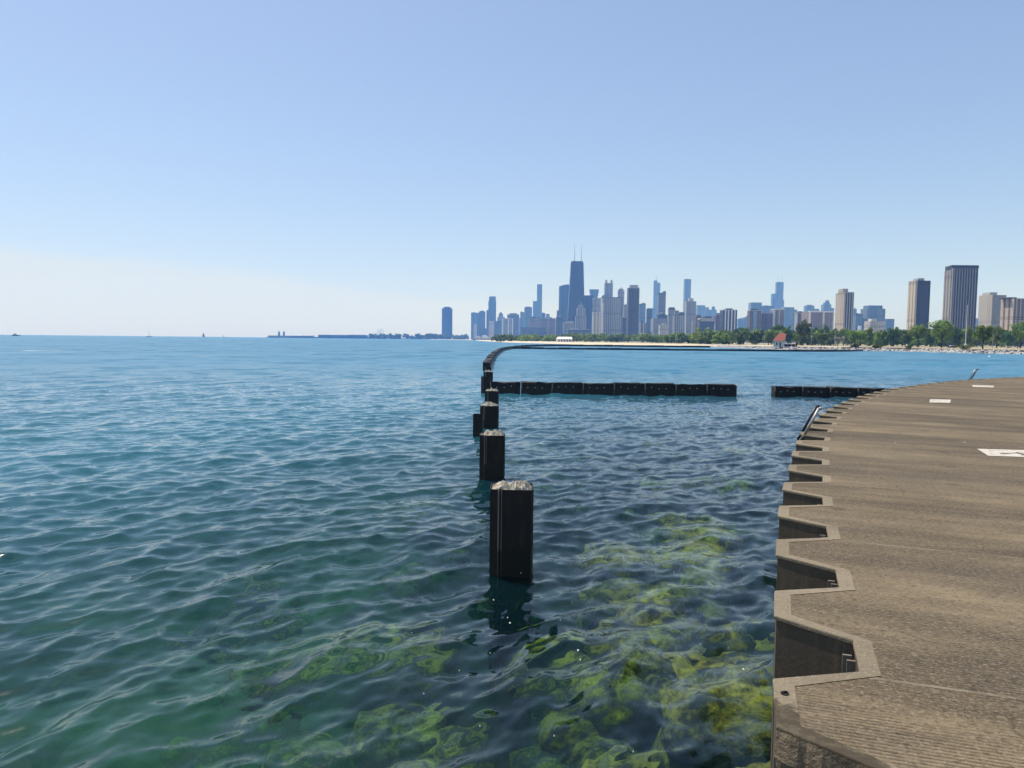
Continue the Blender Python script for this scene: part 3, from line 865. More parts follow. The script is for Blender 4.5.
def crown_mesh(seed, shape='round', leaves=2600):
    """unit tree: 1 tall, crown about 1 wide; scaled per tree"""
    r = random.Random(seed); b = MB()
    clumps = []
    if shape == 'low':
        for _ in range(44):
            a = r.uniform(0, 6.28); el = math.asin(r.uniform(-0.95, 1)); q = r.uniform(0.5, 1.0)
            wob = 0.8 + 0.35 * mnoise.noise((math.cos(a) * 1.3 + seed * 3.7, math.sin(a) * 1.3, el))
            clumps.append((0.42 * q * wob * math.cos(a) * math.cos(el), 0.42 * q * wob * math.sin(a) * math.cos(el), 0.52 + 0.44 * q * wob * math.sin(el), r.uniform(0.085, 0.17)))
    elif shape == 'cone':
        for _ in range(46):
            z = r.uniform(0.10, 0.97); R = 0.34 * (1 - z) + 0.03; a = r.uniform(0, 6.28); q = R * math.sqrt(r.random())
            clumps.append((q * math.cos(a), q * math.sin(a), z, 0.07 + 0.05 * (1 - z)))
    else:
        for _ in range(34):
            a = r.uniform(0, 6.28); el = math.asin(r.uniform(-0.75, 1)); q = r.uniform(0.55, 1.0)
            wob = 0.8 + 0.35 * mnoise.noise((math.cos(a) * 1.3 + seed * 3.7, math.sin(a) * 1.3, el))
            clumps.append((0.40 * q * wob * math.cos(a) * math.cos(el), 0.40 * q * wob * math.sin(a) * math.cos(el), 0.60 + 0.34 * q * wob * math.sin(el), r.uniform(0.085, 0.16)))
        for _ in range(8):
            clumps.append((r.gauss(0, .15), r.gauss(0, .15), 0.55 + r.gauss(0, .1), 0.17))
    per = leaves // len(clumps)
    for (cx, cy, cz, cr_) in clumps:
        for _ in range(per):
            d = Vector((r.gauss(0, 1), r.gauss(0, 1), r.gauss(0, 1))).normalized() * cr_ * (r.random() ** 0.4)
            p = Vector((cx, cy, cz)) + Vector((d.x, d.y, d.z * 0.75))
            s = r.uniform(0.016, 0.032)
            n = (d.normalized() + Vector((r.gauss(0, .6), r.gauss(0, .6), r.gauss(0.3, .6)))).normalized()
            u = n.orthogonal().normalized(); v = n.cross(u); t = r.uniform(0, 6.28)
            u, v = u * math.cos(t) + v * math.sin(t), v * math.cos(t) - u * math.sin(t)
            b.quad(p - u * s - v * s * .6, p + u * s - v * s * .6, p + u * s + v * s * .6, p - u * s + v * s * .6)
    return b.mesh('crown')
def trunk_mesh(seed, shape):
    r = random.Random(seed + 100); b = MB()
    if shape == 'cone':
        b.tube((0, 0, -0.02), (0, 0, 0.9), 0.022, 0.004)
    else:
        b.tube((0, 0, -0.02), (0.01, 0.0, 0.30), 0.026, 0.019); b.tube((0.01, 0, 0.29), (0.0, 0.01, 0.62), 0.019, 0.008)
        for _ in range(7):
            a = r.uniform(0, 6.28); z0 = r.uniform(0.26, 0.45)
            b.tube((0.005, 0, z0), (0.27 * math.cos(a), 0.27 * math.sin(a), z0 + r.uniform(0.15, 0.35)), 0.011, 0.004, n=6)
    return b.mesh('trunk')
CROWNS = {}
def tree_mesh(shape, var, kind):
    key = (shape, var, kind)
    if key not in CROWNS:
        bk = ('base', shape, var)
        if bk not in CROWNS: CROWNS[bk] = crown_mesh(var * 13 + (7 if shape == 'cone' else 1), shape), trunk_mesh(var, shape)
        c, t = CROWNS[bk]
        c = c.copy(); c.materials.clear(); c.materials.append(LEAF[kind])
        if not t.materials: t.materials.append(M_BARK)
        CROWNS[key] = c, t
    return CROWNS[key]
def tree(xc, ytop, wpx, D, kind, label, shape='round', name=None, base=1.28):
    if D < 480: D = 272 if D < 325 else 262 + (D - 262) * 1.55
    top = on_y(xc, ytop, D); h = top.z - base; w = wpx / F_PX * D
    if shape == 'round' and 'trunk' not in label and random.random() < (0.8 if kind == 'dark' else 0.45): shape = 'low'
    c, t = tree_mesh(shape, random.randrange(5), kind)
    root = thing(name or ('conifer_tree' if shape == 'cone' else 'shore_tree'), label, 'tree', (top.x, D, base), random.uniform(0, 6.28), 'trees along the lakeshore')
    for me, nm in ((c, 'crown'), (t, 'trunk')):
        o = bpy.data.objects.new(nm, me); COL.objects.link(o); o.parent = root
        o.scale = (w / 0.92, w / 0.92, h) if nm == 'crown' and shape != 'cone' else ((w / 0.66, w / 0.66, h) if nm == 'crown' else (h, h, h))
    return root

TREES = [
    (744, 324.5, 17, 560, 'dark', 'tall dark tree left of the red-roofed house and the brown towers'),
    (757, 330, 13, 540, 'dark', 'dark rounded tree directly below the dark tower with a pale centre strip'),
    (769, 327, 13, 520, 'green', 'mid green tree just left of the red-roofed house'),
    (779, 319.8, 17, 560, 'dark', 'tall dark tree rising behind the red roof'),
    (788.5, 324.5, 13, 500, 'dark', 'dark tree right behind the flat-roofed pavilion'),
    (804, 318.3, 19, 400, 'light', 'bright yellow-green tree with dark trunk, right of the red-roofed house'),
    (796.5, 333, 12, 430, 'green', 'low green tree over the flat-roofed pavilion'),
    (815, 325, 14, 470, 'dark', 'dark tree right of the bright yellow-green tree'),
    (825, 323.5, 16, 450, 'dark', 'dark tree in front of the building with white columns'),
    (822, 332, 15, 380, 'dark', 'low dark round tree nearest the pale shrub'),
    (835.5, 329, 13, 430, 'green', 'green tree behind the pale shrub and its pole'),
    (844, 326, 14, 440, 'green', 'green tree below the striped tan tower, left one'),
    (852.5, 328, 13, 400, 'green', 'green round tree below the right edge of the striped tan tower'),
    (861, 328.5, 14, 400, 'green', 'bright green tree below the low blue office block'),
    (870, 327.5, 13, 410, 'green', 'green tree left of the small conifer'),
    (878.5, 330, 9, 360, 'green', 'small pointed conifer standing among round green trees'),
    (884, 330, 12, 400, 'dark', 'dark tree just right of the small conifer'),
    (894, 324.6, 19, 400, 'dark', 'broad dark tree in front of the small flat blue block'),
    (906, 327, 15, 380, 'dark', 'dark tree at the foot of the tan-sided tower, left part'),
    (919, 320.5, 20, 360, 'green', 'broad green tree covering the foot of the tan-sided tower'),
    (931, 325, 15, 380, 'dark', 'darker tree between the two tall right-hand towers'),
    (943, 315.8, 26, 345, 'green', 'tallest leafy tree, in front of the dark slate tower, thin trunk showing'),
    (957, 323.5, 17, 390, 'dark', 'dark tree left of the tall white light pole'),
    (969, 325, 16, 400, 'green', 'green tree right behind the tall white light pole'),
    (984, 322.5, 22, 320, 'green', 'green tree nearest the stony shore, in front of the grey slab tower'),
    (998, 321, 15, 370, 'green', 'green tree before the gap of the grey slab tower and the beige tower'),
    (1009, 326, 17, 390, 'dark', 'dark low tree at the foot of the beige tower'),
    (1022, 317.5, 22, 370, 'green', 'big green tree at the right end of the shore'),
    (696, 331.6, 13, 640, 'green', 'green round tree on the sand, left of the pale yellowish bushy tree'),
    (710, 334.5, 11, 640, 'dark', 'low dark tree between two lighter trees by the sand'),
    (720, 331.3, 17, 620, 'olive', 'pale yellowish bushy tree below the tower with white columns'),
    (733, 332, 11, 600, 'dark', 'small dark tree below the right side of the tower with white columns'),
]
for row in TREES:
    tree(*row, shape='cone' if 'conifer' in row[5] else 'round')

def leaf_mass(name, items, material, label, leafsize):
    """far wood that reads as one mass: clumped leaves, uneven top"""
    r = random.Random(3); b = MB()
    for (x, y, z0, h, w) in items:
        for _ in range(10):
            cx, cy, cz = x + r.gauss(0, w * .3), y + r.gauss(0, w * .3), z0 + h * r.uniform(0.25, 0.85); cr_ = w * r.uniform(0.2, 0.34)
            for _ in range(26):
                d = Vector((r.gauss(0, 1), r.gauss(0, 1), r.gauss(0, 1))).normalized() * cr_ * (r.random() ** .4)
                p = Vector((cx, cy, cz)) + d; s = leafsize * r.uniform(.6, 1.2)
                n = (d.normalized() + Vector((r.gauss(0, .6), r.gauss(0, .6), r.gauss(.3, .6)))).normalized()
                u = n.orthogonal().normalized(); v = n.cross(u)
                b.quad(p - u * s - v * s, p + u * s - v * s, p + u * s + v * s, p - u * s + v * s)
    o = b.obj(name, material); tag(o, label, 'trees', kind='stuff'); return o
its = []
for i in range(120):
    x = random.uniform(498, 706); D = random.uniform(900, 1250) if x < 640 else random.uniform(700, 950)
    yt = 335.2 + 2.0 * mnoise.noise((x * 0.08, 0, 0)) + random.uniform(-0.8, 1.8) - (1.2 if x > 560 else 0)
    p = on_y(x, yt, D); its.append((p.x, D, 1.2, max(4, p.z - 1.2), 11))
for i in range(110):
    x = random.uniform(700, 1030); D = random.uniform(520, 640); p = on_y(x, 331 + random.uniform(-2, 3), D); its.append((p.x, D, 1.2, p.z - 1.2, 11))
leaf_mass('distant_wood', its[:60] + its[120:160], LEAF['green'], 'green belt of distant trees behind the sandy beach', 0.8)
leaf_mass('distant_wood', its[60:120] + its[160:], LEAF['dark'], 'darker trees mixed through the distant green belt behind the beach', 0.8)
its = []
for i in range(60):
    x = random.choice((random.uniform(396, 470), random.uniform(416, 440), random.uniform(430, 466), random.uniform(366, 400)))
    D = random.uniform(3700, 3900); yt = 334.2 + random.uniform(-0.8, 1.4) + (x - 440) * 0.012
    p = on_y(x, yt, D); its.append((p.x, D, 0.0, max(6, p.z), 22))
leaf_mass('distant_wood', its, LEAF['dark'], 'bluish low tree line along the far left shore', 2.0)
# ================================================================== SKYLINE
M_ROOFDARK = simple('dark_roof_plant', (0.06, 0.06, 0.065), 0.8, 0.2, 0.05)
M_ROOFPALE = simple('pale_roof_plant', (0.42, 0.40, 0.37), 0.8, 0.15, 0.05)
M_PALESTONE = simple('pale_stone', (0.55, 0.52, 0.46), 0.85, 0.1, 0.03)
M_WHITEWALL = simple('white_render', (0.72, 0.70, 0.66), 0.8, 0.08, 0.03)
M_BRONZE = simple('dark_bronze_panel', (0.03, 0.028, 0.028), 0.5, 0.15, 0.05)
M_MAST = simple('mast_steel', (0.30, 0.29, 0.29), 0.6, 0.1, 0.1)
BASE = 1.25
GLASS_B = (0.03, 0.055, 0.09); GLASS_D = (0.018, 0.02, 0.026)
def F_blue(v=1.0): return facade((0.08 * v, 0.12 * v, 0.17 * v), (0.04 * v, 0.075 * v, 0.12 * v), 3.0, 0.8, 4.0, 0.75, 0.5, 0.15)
def F_slate(): return facade((0.085, 0.085, 0.09), GLASS_D, 5.0, 0.6, 3.3, 0.62)
def F_brown(): return facade((0.15, 0.115, 0.095), (0.03, 0.03, 0.035), 6.0, 0.55, 3.2, 0.55)
def F_grey(): return facade((0.26, 0.25, 0.235), (0.05, 0.055, 0.06), 4.5, 0.5, 3.3, 0.6)
def F_pale(): return facade((0.46, 0.43, 0.38), (0.09, 0.095, 0.1), 5.0, 0.45, 3.3, 0.55)
def F_tan(): return facade((0.40, 0.33, 0.25), (0.06, 0.055, 0.05), 6.0, 0.35, 3.0, 0.5)
def F_ribs(): return facade((0.34, 0.33, 0.315), (0.045, 0.05, 0.06), 6.0, 0.6, 3.4, 0.9)
def F_brick(): return facade((0.24, 0.19, 0.165), (0.06, 0.06, 0.065), 5.0, 0.42, 3.2, 0.5)

def X_at(x, D, y=322): return on_y(x, y, D).x
def Z_at(x, y, D): return on_y(x, y, D).z - BASE
def chamfer(x0, x1, y0, y1, c):
    return [(x0 + c, y0), (x1 - c, y0), (x1, y0 + c), (x1, y1 - c), (x1 - c, y1), (x0 + c, y1), (x0, y1 - c), (x0, y0 + c)]

def building(name, label, D, x0, x1, ytop, material, depth=None, extras=(), tops=None, taper=0.0, roof='auto', cham=0.0, columns=None):
    """x0, x1, ytop: where the main block is seen, at distance D; extras: further parts (name, x0, x1, ytop, ybottom, material, front, back)"""
    yr = min(325, ytop + 10); X0, X1 = X_at(x0, D, yr), X_at(x1, D, yr); W = X1 - X0; h = Z_at((x0 + x1) / 2, ytop, D)
    depth = depth or max(18.0, min(45.0, W * 0.8))
    cx = (X0 + X1) / 2
    t = thing(name, label, 'building', (cx, D, BASE))
    b = MB()
    a = W / 2
    if cham: b.prism(chamfer(-a, a, 0, depth, cham * W), 0, h)
    elif taper: b.box(-a, a, 0, depth, 0, h, (-a * (1 - taper), a * (1 - taper), depth * taper * .4, depth * (1 - taper * .4)))
    else: b.box(-a, a, 0, depth, 0, h)
    b.obj('facade', material, t)
    if roof == 'auto' and not taper:
        rr = random.Random(label); w = W * rr.uniform(0.3, 0.55); o = rr.uniform(-0.2, 0.2) * W
        MB().box(o - w / 2, o + w / 2, depth * .25, depth * .75, h, h + rr.uniform(3.0, 5.5)).obj('roof_plant', M_ROOFDARK if rr.random() < .6 else M_ROOFPALE, t)
    if roof in ('auto', 'parapet') and not taper and not cham:
        b = MB(); i = 0; e = .35
        ring = [(-a - e, -e), (a + e, -e), (a + e, depth + e), (-a - e, depth + e)]; inn = [(-a + .4, .4), (a - .4, .4), (a - .4, depth - .4), (-a + .4, depth - .4)]
        for (pts, z) in ((ring, h - .8), (ring, h + .9), (inn, h + .9), (inn, h - .1)): b.v += [(p[0], p[1], z) for p in pts]
        for r_ in range(3):
            for q in range(4): b.f.append((r_ * 4 + q, r_ * 4 + (q + 1) % 4, r_ * 4 + 4 + (q + 1) % 4, r_ * 4 + 4 + q))
        b.obj('parapet', M_ROOFPALE if 'pale' in label or 'white' in label or 'tan' in label or 'beige' in label else M_ROOFDARK, t)
    for e in extras:
        nm, ex0, ex1, eyt, eyb, em = e[:6]; f0, f1 = (e[6], e[7]) if len(e) > 6 else (0.2, 0.8)
        E0, E1 = X_at(ex0, D, yr) - cx, X_at(ex1, D, yr) - cx
        zt = Z_at((ex0 + ex1) / 2, eyt, D); zb = 0 if eyb is None else Z_at((ex0 + ex1) / 2, eyb, D)
        b = MB()
        if nm in ('antenna', 'spire'):
            r0 = max((E1 - E0) / 2, 0.6); c = (E0 + E1) / 2
            b.tube((c, depth / 2, zb - 1), (c, depth / 2, zb + (zt - zb) * .45), r0, r0 * .7, n=8); b.tube((c, depth / 2, zb + (zt - zb) * .45), (c, depth / 2, zt), r0 * .45, r0 * .15, n=8)
        elif nm == 'pyramid_roof':
            b.box(E0, E1, depth * f0, depth * f1, zb, zt, ((E0 + E1) / 2 - .5, (E0 + E1) / 2 + .5, depth * .5 - .5, depth * .5 + .5))
        elif nm == 'sloped_roof':
            b.box(E0, E1, depth * f0, depth * f1, zb, zt, (E0 + (E1 - E0) * .7, E1, depth * f0, depth * f1))
        elif nm == 'dome':
            N = 8; c = (E0 + E1) / 2; R = (E1 - E0) / 2
            for q in range(N):
                a0, a1 = math.pi / 2 * q / N, math.pi / 2 * (q + 1) / N
                b.tube((c, depth / 2, zb + (zt - zb) * math.sin(a0)), (c, depth / 2, zb + (zt - zb) * math.sin(a1)), R * math.cos(a0), max(.3, R * math.cos(a1)), n=16, caps=(q == N - 1))
        elif nm == 'column' or nm == 'dark_bay':
            b.box(E0, E1, -0.9 if nm == 'column' else -0.4, 0.3 if nm == 'column' else 0.25, zb, zt)
        else:
            b.box(E0, E1, depth * f0, depth * f1, zb, zt)
        b.obj(nm, em, t)
    return t
def cols(xs, w, yt, m, nm='column', yb=None): return [(nm, x - w / 2, x + w / 2, yt, yb, m) for x in xs]

# --- left group, by the harbour
lp = building('apartment_tower', 'lone dark blue rounded tower standing apart at the left of the skyline', 4350, 441.6, 452.0, 308.3, facade((0.035, 0.045, 0.07), (0.02, 0.035, 0.07), 2.0, 0.7, 3.0, 0.6), cham=0.2, roof=None,
              extras=[('crown_drum', 443.6, 450.2, 306.8, 308.3, M_BRONZE)])
building('apartment_tower', 'flat-topped blue slab at the left edge of the main skyline cluster', 4200, 471, 478.6, 312.8, F_blue(1.3), extras=[('annex_block', 473.6, 477, 323.5, None, F_pale(), -.4, 0)])
building('apartment_tower', 'blue tower with rounded top, second from the left edge of the cluster', 4300, 478.8, 485.2, 311.5, F_blue(1.1), roof=None, extras=[('dome', 479.5, 484.5, 310.4, 311.6, M_ROOFDARK), ('annex_block', 480, 486.5, 328.5, None, F_slate(), -.5, 0)])
building('office_tower', 'tall stepped blue tower rising above the left cluster', 4400, 488.3, 496, 301, F_blue(1.0), roof=None, extras=[('upper_block', 489, 495.6, 296.4, 301, F_blue(1.0), .1, .9), ('shoulder', 486.4, 488.3, 310, None, F_slate(), .1, .9)])
building('apartment_tower', 'narrow pinkish pale slab in front of the tall stepped blue tower', 4000, 489, 493.9, 321, facade((0.52, 0.42, 0.36), (0.2, 0.17, 0.15), 4, .3, 3.2, .4))
building('apartment_tower', 'dark blue block right of the narrow pinkish slab', 4000, 495, 501.2, 321.2, F_slate())
building('office_tower', 'grey blue tower ending in a small pyramid, behind the dark blue block', 4150, 497.2, 504.6, 317, F_grey(), roof=None, extras=[('upper_block', 498.5, 503, 313.8, 317, F_grey()), ('pyramid_roof', 498.9, 502.4, 311.6, 313.8, M_ROOFDARK)])
building('apartment_block', 'grey block with three white vertical ribs near the left tree belt', 3600, 502, 513.2, 318.6, F_grey(), extras=cols((502.6, 508.4, 512.6), 1.1, 318.2, M_WHITEWALL))
building('office_tower', 'broad grey tower with small roof spikes behind the white-ribbed block', 3900, 507.2, 519, 314.5, F_slate(), extras=[('spire', 508.2, 508.6, 312.2, 314.5, M_MAST), ('spire', 514.1, 514.6, 311.6, 314.5, M_MAST), ('shoulder', 509.6, 517, 313.2, 314.5, F_slate())])
building('office_block', 'light blue block low beside the broad grey spiked tower', 4000, 519.2, 525.6, 317.8, F_blue(1.9))
building('office_tower', 'thin blue grey tower left of the square blue tower', 4300, 520.2, 524.1, 312.2, F_blue(1.2))
building('office_tower', 'square blue grey tower left of the slender glass skyscraper', 4300, 524.3, 532, 307.6, F_blue(1.05), extras=[('upper_block', 525.4, 531, 306.6, 307.6, M_ROOFDARK)])
building('skyscraper', 'slender bright blue glass skyscraper with a lower left step', 4800, 537, 542.1, 284.2, F_blue(1.4), roof=None, extras=[('lower_step', 533.1, 537, 301, None, F_blue(1.4), .1, .9), ('mechanical_band', 536.95, 542.15, 291.6, 292.4, M_ROOFDARK, -.01, 1.01)])
building('office_tower', 'dark topped small tower just right of the slender glass skyscraper', 4100, 541.8, 545.4, 313.2, F_slate())
building('office_tower', 'small grey tower second to the right of the slender glass skyscraper', 4050, 546, 549.6, 314.4, F_grey())
building('apartment_block', 'greyish brown mid-rise block below the slender glass skyscraper', 3300, 529, 540, 317.6, F_brick())
building('apartment_block', 'wide low bluish block at the foot of the slender glass skyscraper', 3100, 521, 545, 327.5, F_slate())
building('apartment_block', 'brown mid-rise block with stepped top between the glass skyscraper and the slanted-roof tower', 3200, 540.4, 548.2, 319.4, F_brick(), extras=[('upper_block', 542, 546, 317.8, 319.4, F_brick())])
building('apartment_block', 'reddish grey mid-rise with a pale right edge, left of the slanted-roof tower', 3150, 548.4, 556.4, 318.4, F_brick(), extras=cols((555.6,), .9, 318.2, M_PALESTONE))
building('hotel_tower', 'dark slab standing in front of the lower left of the slanted-roof tower', 3000, 556.2, 562.2, 316.6, F_slate(), extras=[('upper_block', 556.8, 559, 310.4, 316.6, F_blue(1.2))])
building('office_tower', 'big blue tower with slanted roof touching the black antenna tower', 3300, 559.2, 569, 286.2, F_blue(1.15), roof=None, extras=[('sloped_roof', 559.2, 569, 284.4, 286.2, F_blue(1.15), 0, 1)])
# tallest: tapered black tower with two antennas
D = 2950
hk = thing('skyscraper', 'tallest black tapering skyscraper with two tall roof antennas', 'building', (X_at(576.3, D), D, BASE))
hx = X_at(576.3, D); wb = X_at(585.6, D) - X_at(567.0, D); wt = X_at(583.0, D) - X_at(570.7, D); hh = Z_at(577, 262.3, D)
M_HANC = facade((0.028, 0.028, 0.032), (0.016, 0.018, 0.024), 4.5, 0.6, 3.6, 0.55, 0.5, 0.25)
MB().box(-wb / 2, wb / 2, 0, 48, 0, hh, (-wt / 2 + 1.2, wt / 2 + 1.2, 9, 39)).obj('facade', M_HANC, hk)
MB().box(-wt / 2 + 3, wt / 2 - 1, 11, 37, hh, hh + 6).obj('roof_plant', M_BRONZE, hk)
for lv in range(5):                                                     # crossed braces, standing proud of the face
    z0, z1 = hh * lv / 5.3, hh * (lv + 1) / 5.3
    f = lambda z: (wb / 2 + (wt / 2 - wb / 2) * z / hh, 9 * z / hh, 1.2 * z / hh)
    b = MB()
    for sgn in (1, -1):
        (a0, y0, o0), (a1, y1, o1) = f(z0), f(z1)
        b.tube((-sgn * a0 + o0, y0 - .3, z0), (sgn * a1 + o1, y1 - .3, z1), 1.1, n=4)
    b.obj('cross_brace', M_BRONZE, hk)
for px, yt in ((573.9, 242.5), (580.7, 243.5)):
    ax = X_at(px, D) - hx; zt = Z_at(px, yt, D)
    b = MB(); b.tube((ax + .4, 24, hh + 5), (ax + .4, 24, hh + 5 + (zt - hh) * .5), 2.0, 1.7); b.tube((ax + .4, 24, hh + 5 + (zt - hh) * .5), (ax + .4, 24, zt), 1.3, .7)
    b.obj('antenna', M_WHITEWALL, hk)

building('office_tower', 'flat dark blue slab tower directly right of the black antenna tower', 3050, 583.8, 592.8, 295.6, facade((0.05, 0.06, 0.085), (0.03, 0.045, 0.075), 3.0, 0.6, 3.6, 0.6), roof='parapet')
building('hotel_tower', 'pale stepped tower with a thin spire in front of the black antenna tower', 2700, 577.2, 585.4, 308, F_ribs(), roof=None, extras=[('upper_block', 579, 583.6, 304.8, 308, F_ribs()), ('spire', 580.9, 581.6, 300.8, 304.8, M_PALESTONE), ('lower_wing', 575.8, 577.2, 316, None, F_ribs(), 0, 1), ('lower_wing', 585.4, 586.6, 316, None, F_ribs(), 0, 1)])
building('apartment_block', 'low pale block at the foot of the big slanted-roof blue tower', 2600, 563.6, 574.2, 323, F_grey(), extras=[('upper_block', 567.4, 573.6, 321.2, 323, F_pale())])
building('apartment_block', 'low grey block under the pale spired tower', 2500, 568, 590, 329.5, F_slate())
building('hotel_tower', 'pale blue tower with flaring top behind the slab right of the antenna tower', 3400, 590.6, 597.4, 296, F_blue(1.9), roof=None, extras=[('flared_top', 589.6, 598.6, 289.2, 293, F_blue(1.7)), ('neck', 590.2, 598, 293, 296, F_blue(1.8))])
building('apartment_tower', 'pale grey tower left of the wide ribbed slab', 2900, 592.8, 600.8, 298.4, F_ribs())
building('apartment_block', 'low cream block with white vertical columns left of the wide ribbed slab', 2400, 592.6, 600.4, 312.4, F_pale(), extras=cols((593.4, 596.4, 599.4), 0.9, 312, M_WHITEWALL))
building('office_tower', 'stone tower crowned by two small lanterns', 3050, 604.8, 612.8, 283, F_ribs(), roof=None, extras=[('lantern', 605.1, 607.3, 280.8, 283, M_PALESTONE, 0, .4), ('lantern', 610.3, 612.5, 280.8, 283, M_PALESTONE, 0, .4), ('pyramid_roof', 605.1, 607.3, 279.3, 280.8, M_ROOFDARK, 0, .4), ('pyramid_roof', 610.3, 612.5, 279.3, 280.8, M_ROOFDARK, 0, .4), ('sloped_roof', 600.4, 604.8, 294.8, 298.4, F_ribs(), .1, .9), ('lower_wing', 600.4, 604.8, 298.4, None, F_ribs(), .1, .9)])
building('apartment_slab', 'wide grey ribbed slab with a bright left edge in the middle of the skyline', 2300, 602.4, 622.2, 297.4, F_ribs(), roof='parapet', extras=[('column', 602.3, 603.3, 303, None, M_WHITEWALL)])
building('office_tower', 'slim stone tower with pointed roof behind the wide ribbed slab', 2900, 618.2, 624.2, 290.2, F_ribs(), roof=None, extras=[('upper_block', 619, 623.2, 288.6, 290.2, F_ribs()), ('pyramid_roof', 619.8, 622.8, 286.6, 288.6, M_PALESTONE)])
building('apartment_tower', 'narrow grey tower squeezed left of the dark brown tower', 2600, 624, 626.6, 305.2, F_grey())
building('apartment_block', 'low dark block at the lower left of the dark brown tower', 2200, 622.4, 628, 318, F_slate())
building('apartment_tower', 'dark brown tower with pale open frame on its roof', 2050, 628.3, 639.3, 288, facade((0.075, 0.068, 0.068), (0.018, 0.018, 0.022), 4.6, 0.55, 3.2, 0.7), roof='parapet', extras=[('roof_frame', 630.2, 638.2, 284.8, 288, M_ROOFPALE), ('column', 628.3, 629, 287.6, None, F_brown()), ('column', 638.6, 639.3, 287.6, None, F_brown())])
building('office_tower', 'light blue tower right of the dark brown tower', 2700, 639.6, 645.6, 304, F_blue(1.9))
building('apartment_block', 'low pale block below the light blue tower, right of the dark brown tower', 2100, 640.6, 646.2, 323, F_grey(), extras=cols((643.5,), .7, 322.6, M_WHITEWALL))
building('office_tower', 'plain grey blue tower left of the spired glass skyscraper', 2700, 647, 652.2, 308.8, F_slate())
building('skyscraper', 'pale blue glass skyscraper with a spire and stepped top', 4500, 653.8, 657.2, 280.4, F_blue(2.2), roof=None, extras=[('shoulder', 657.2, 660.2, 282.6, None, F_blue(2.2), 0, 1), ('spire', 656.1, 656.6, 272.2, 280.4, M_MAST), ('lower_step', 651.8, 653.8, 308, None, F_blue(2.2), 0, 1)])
building('office_tower', 'dusky tower with slanted left side in front of the spired glass skyscraper', 2900, 658.6, 665.6, 297, F_brown(), roof=None, extras=[('sloped_roof', 658.6, 665.6, 291, 297, F_brown(), 0, 1), ('mechanical_band', 658.5, 665.7, 293, 294.2, M_ROOFDARK, -.02, 1.02)])
building('office_block', 'low building with a grey dome below the dusky slanted tower', 2400, 653.2, 669.2, 318.4, F_grey(), roof=None, extras=[('upper_block', 658.2, 667.8, 314.8, 318.4, F_slate()), ('dome', 659, 667, 312, 314.8, M_ROOFDARK)])
building('apartment_tower', 'grey tower with dark cap right of the grey dome', 2350, 668.8, 675.2, 309.4, F_grey(), extras=[('upper_block', 669.2, 674.8, 307.2, 309.4, F_slate())])
building('apartment_block', 'pale windowed mid-rise below the dome, low in front of it', 2000, 660, 669, 325, F_pale())
building('apartment_block', 'wide grey ribbed mid-rise left of the tall blue glass slab', 2100, 674.4, 684.4, 315, F_ribs(), extras=[('upper_block', 675.2, 679, 310.4, 315, F_grey()), ('upper_block', 680.2, 684.2, 312, 315, F_slate())])
building('skyscraper', 'tall bright blue glass slab with flat top', 4300, 684.6, 690.9, 279.2, F_blue(1.7), roof='parapet')
building('apartment_slab', 'grey slab with small cap in front of the tall blue glass slab', 2300, 685.6, 696, 301.2, F_grey(), roof=None, extras=[('roof_plant', 689.4, 693.6, 298.2, 301.2, M_ROOFPALE), ('column', 685.3, 686.3, 301, None, M_WHITEWALL)])
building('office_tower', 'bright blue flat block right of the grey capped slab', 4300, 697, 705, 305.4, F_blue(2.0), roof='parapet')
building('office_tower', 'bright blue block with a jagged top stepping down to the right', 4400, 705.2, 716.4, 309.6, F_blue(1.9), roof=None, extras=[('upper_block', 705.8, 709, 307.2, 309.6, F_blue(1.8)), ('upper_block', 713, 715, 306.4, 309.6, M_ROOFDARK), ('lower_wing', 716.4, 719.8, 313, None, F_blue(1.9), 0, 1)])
building('apartment_block', 'brownish mid-rise with ornate stepped top and pale right edge', 1900, 695.8, 702.8, 317.4, F_brown(), roof=None, extras=[('upper_block', 697, 701.4, 315, 317.4, F_brown()), ('column', 698.4, 699.2, 320.6, None, M_PALESTONE), ('column', 691.8, 692.5, 321, None, M_PALESTONE)])
building('apartment_block', 'wide beige-topped apartment block left of the white-columned tower', 1800, 699.6, 714, 319.4, F_slate(), roof=None, extras=[('cornice_storey', 700.2, 713.8, 318, 321.4, F_pale(), -.03, 1), ('roof_plant', 705, 712, 316.2, 318, M_ROOFDARK)])
building('apartment_block', 'plain greyish brown slab just left of the white-columned tower', 1900, 715.6, 722.4, 314.8, F_brown(), extras=[('column', 714.4, 715.4, 324, None, M_PALESTONE), ('column', 721.4, 722.4, 315, None, M_PALESTONE)])
building('apartment_tower', 'dark tower striped by four white columns', 1750, 722.8, 737, 310, facade((0.06, 0.065, 0.075), GLASS_D, 3.2, .7, 3.1, .6), roof='parapet', extras=cols((725.3, 728.3, 731.6, 734.7), 1.25, 309.8, M_WHITEWALL) + [('roof_plant', 727.4, 733, 308.3, 310, M_BRONZE)])
building('office_block', 'low far bluish block right of the white-columned tower', 3600, 738, 745, 319, F_blue(1.8))
building('office_block', 'far pale blue stepped block left of the dark tower with a pale centre strip', 3700, 744, 750.4, 317.4, F_blue(1.6), extras=[('upper_block', 747, 750.2, 315.6, 317.4, F_blue(1.4))])
building('office_tower', 'far flat blue block rising behind the dark tower with a pale centre strip', 3300, 751, 761.6, 302.6, F_blue(1.35), roof='parapet')
building('apartment_tower', 'dark tower with a pale blue centre strip', 1650, 750, 761, 310.4, F_brown(), roof='parapet', extras=[('column', 753, 756.4, 311, None, F_blue(2.6)), ('roof_plant', 752, 758.5, 308.8, 310.4, M_ROOFDARK)])
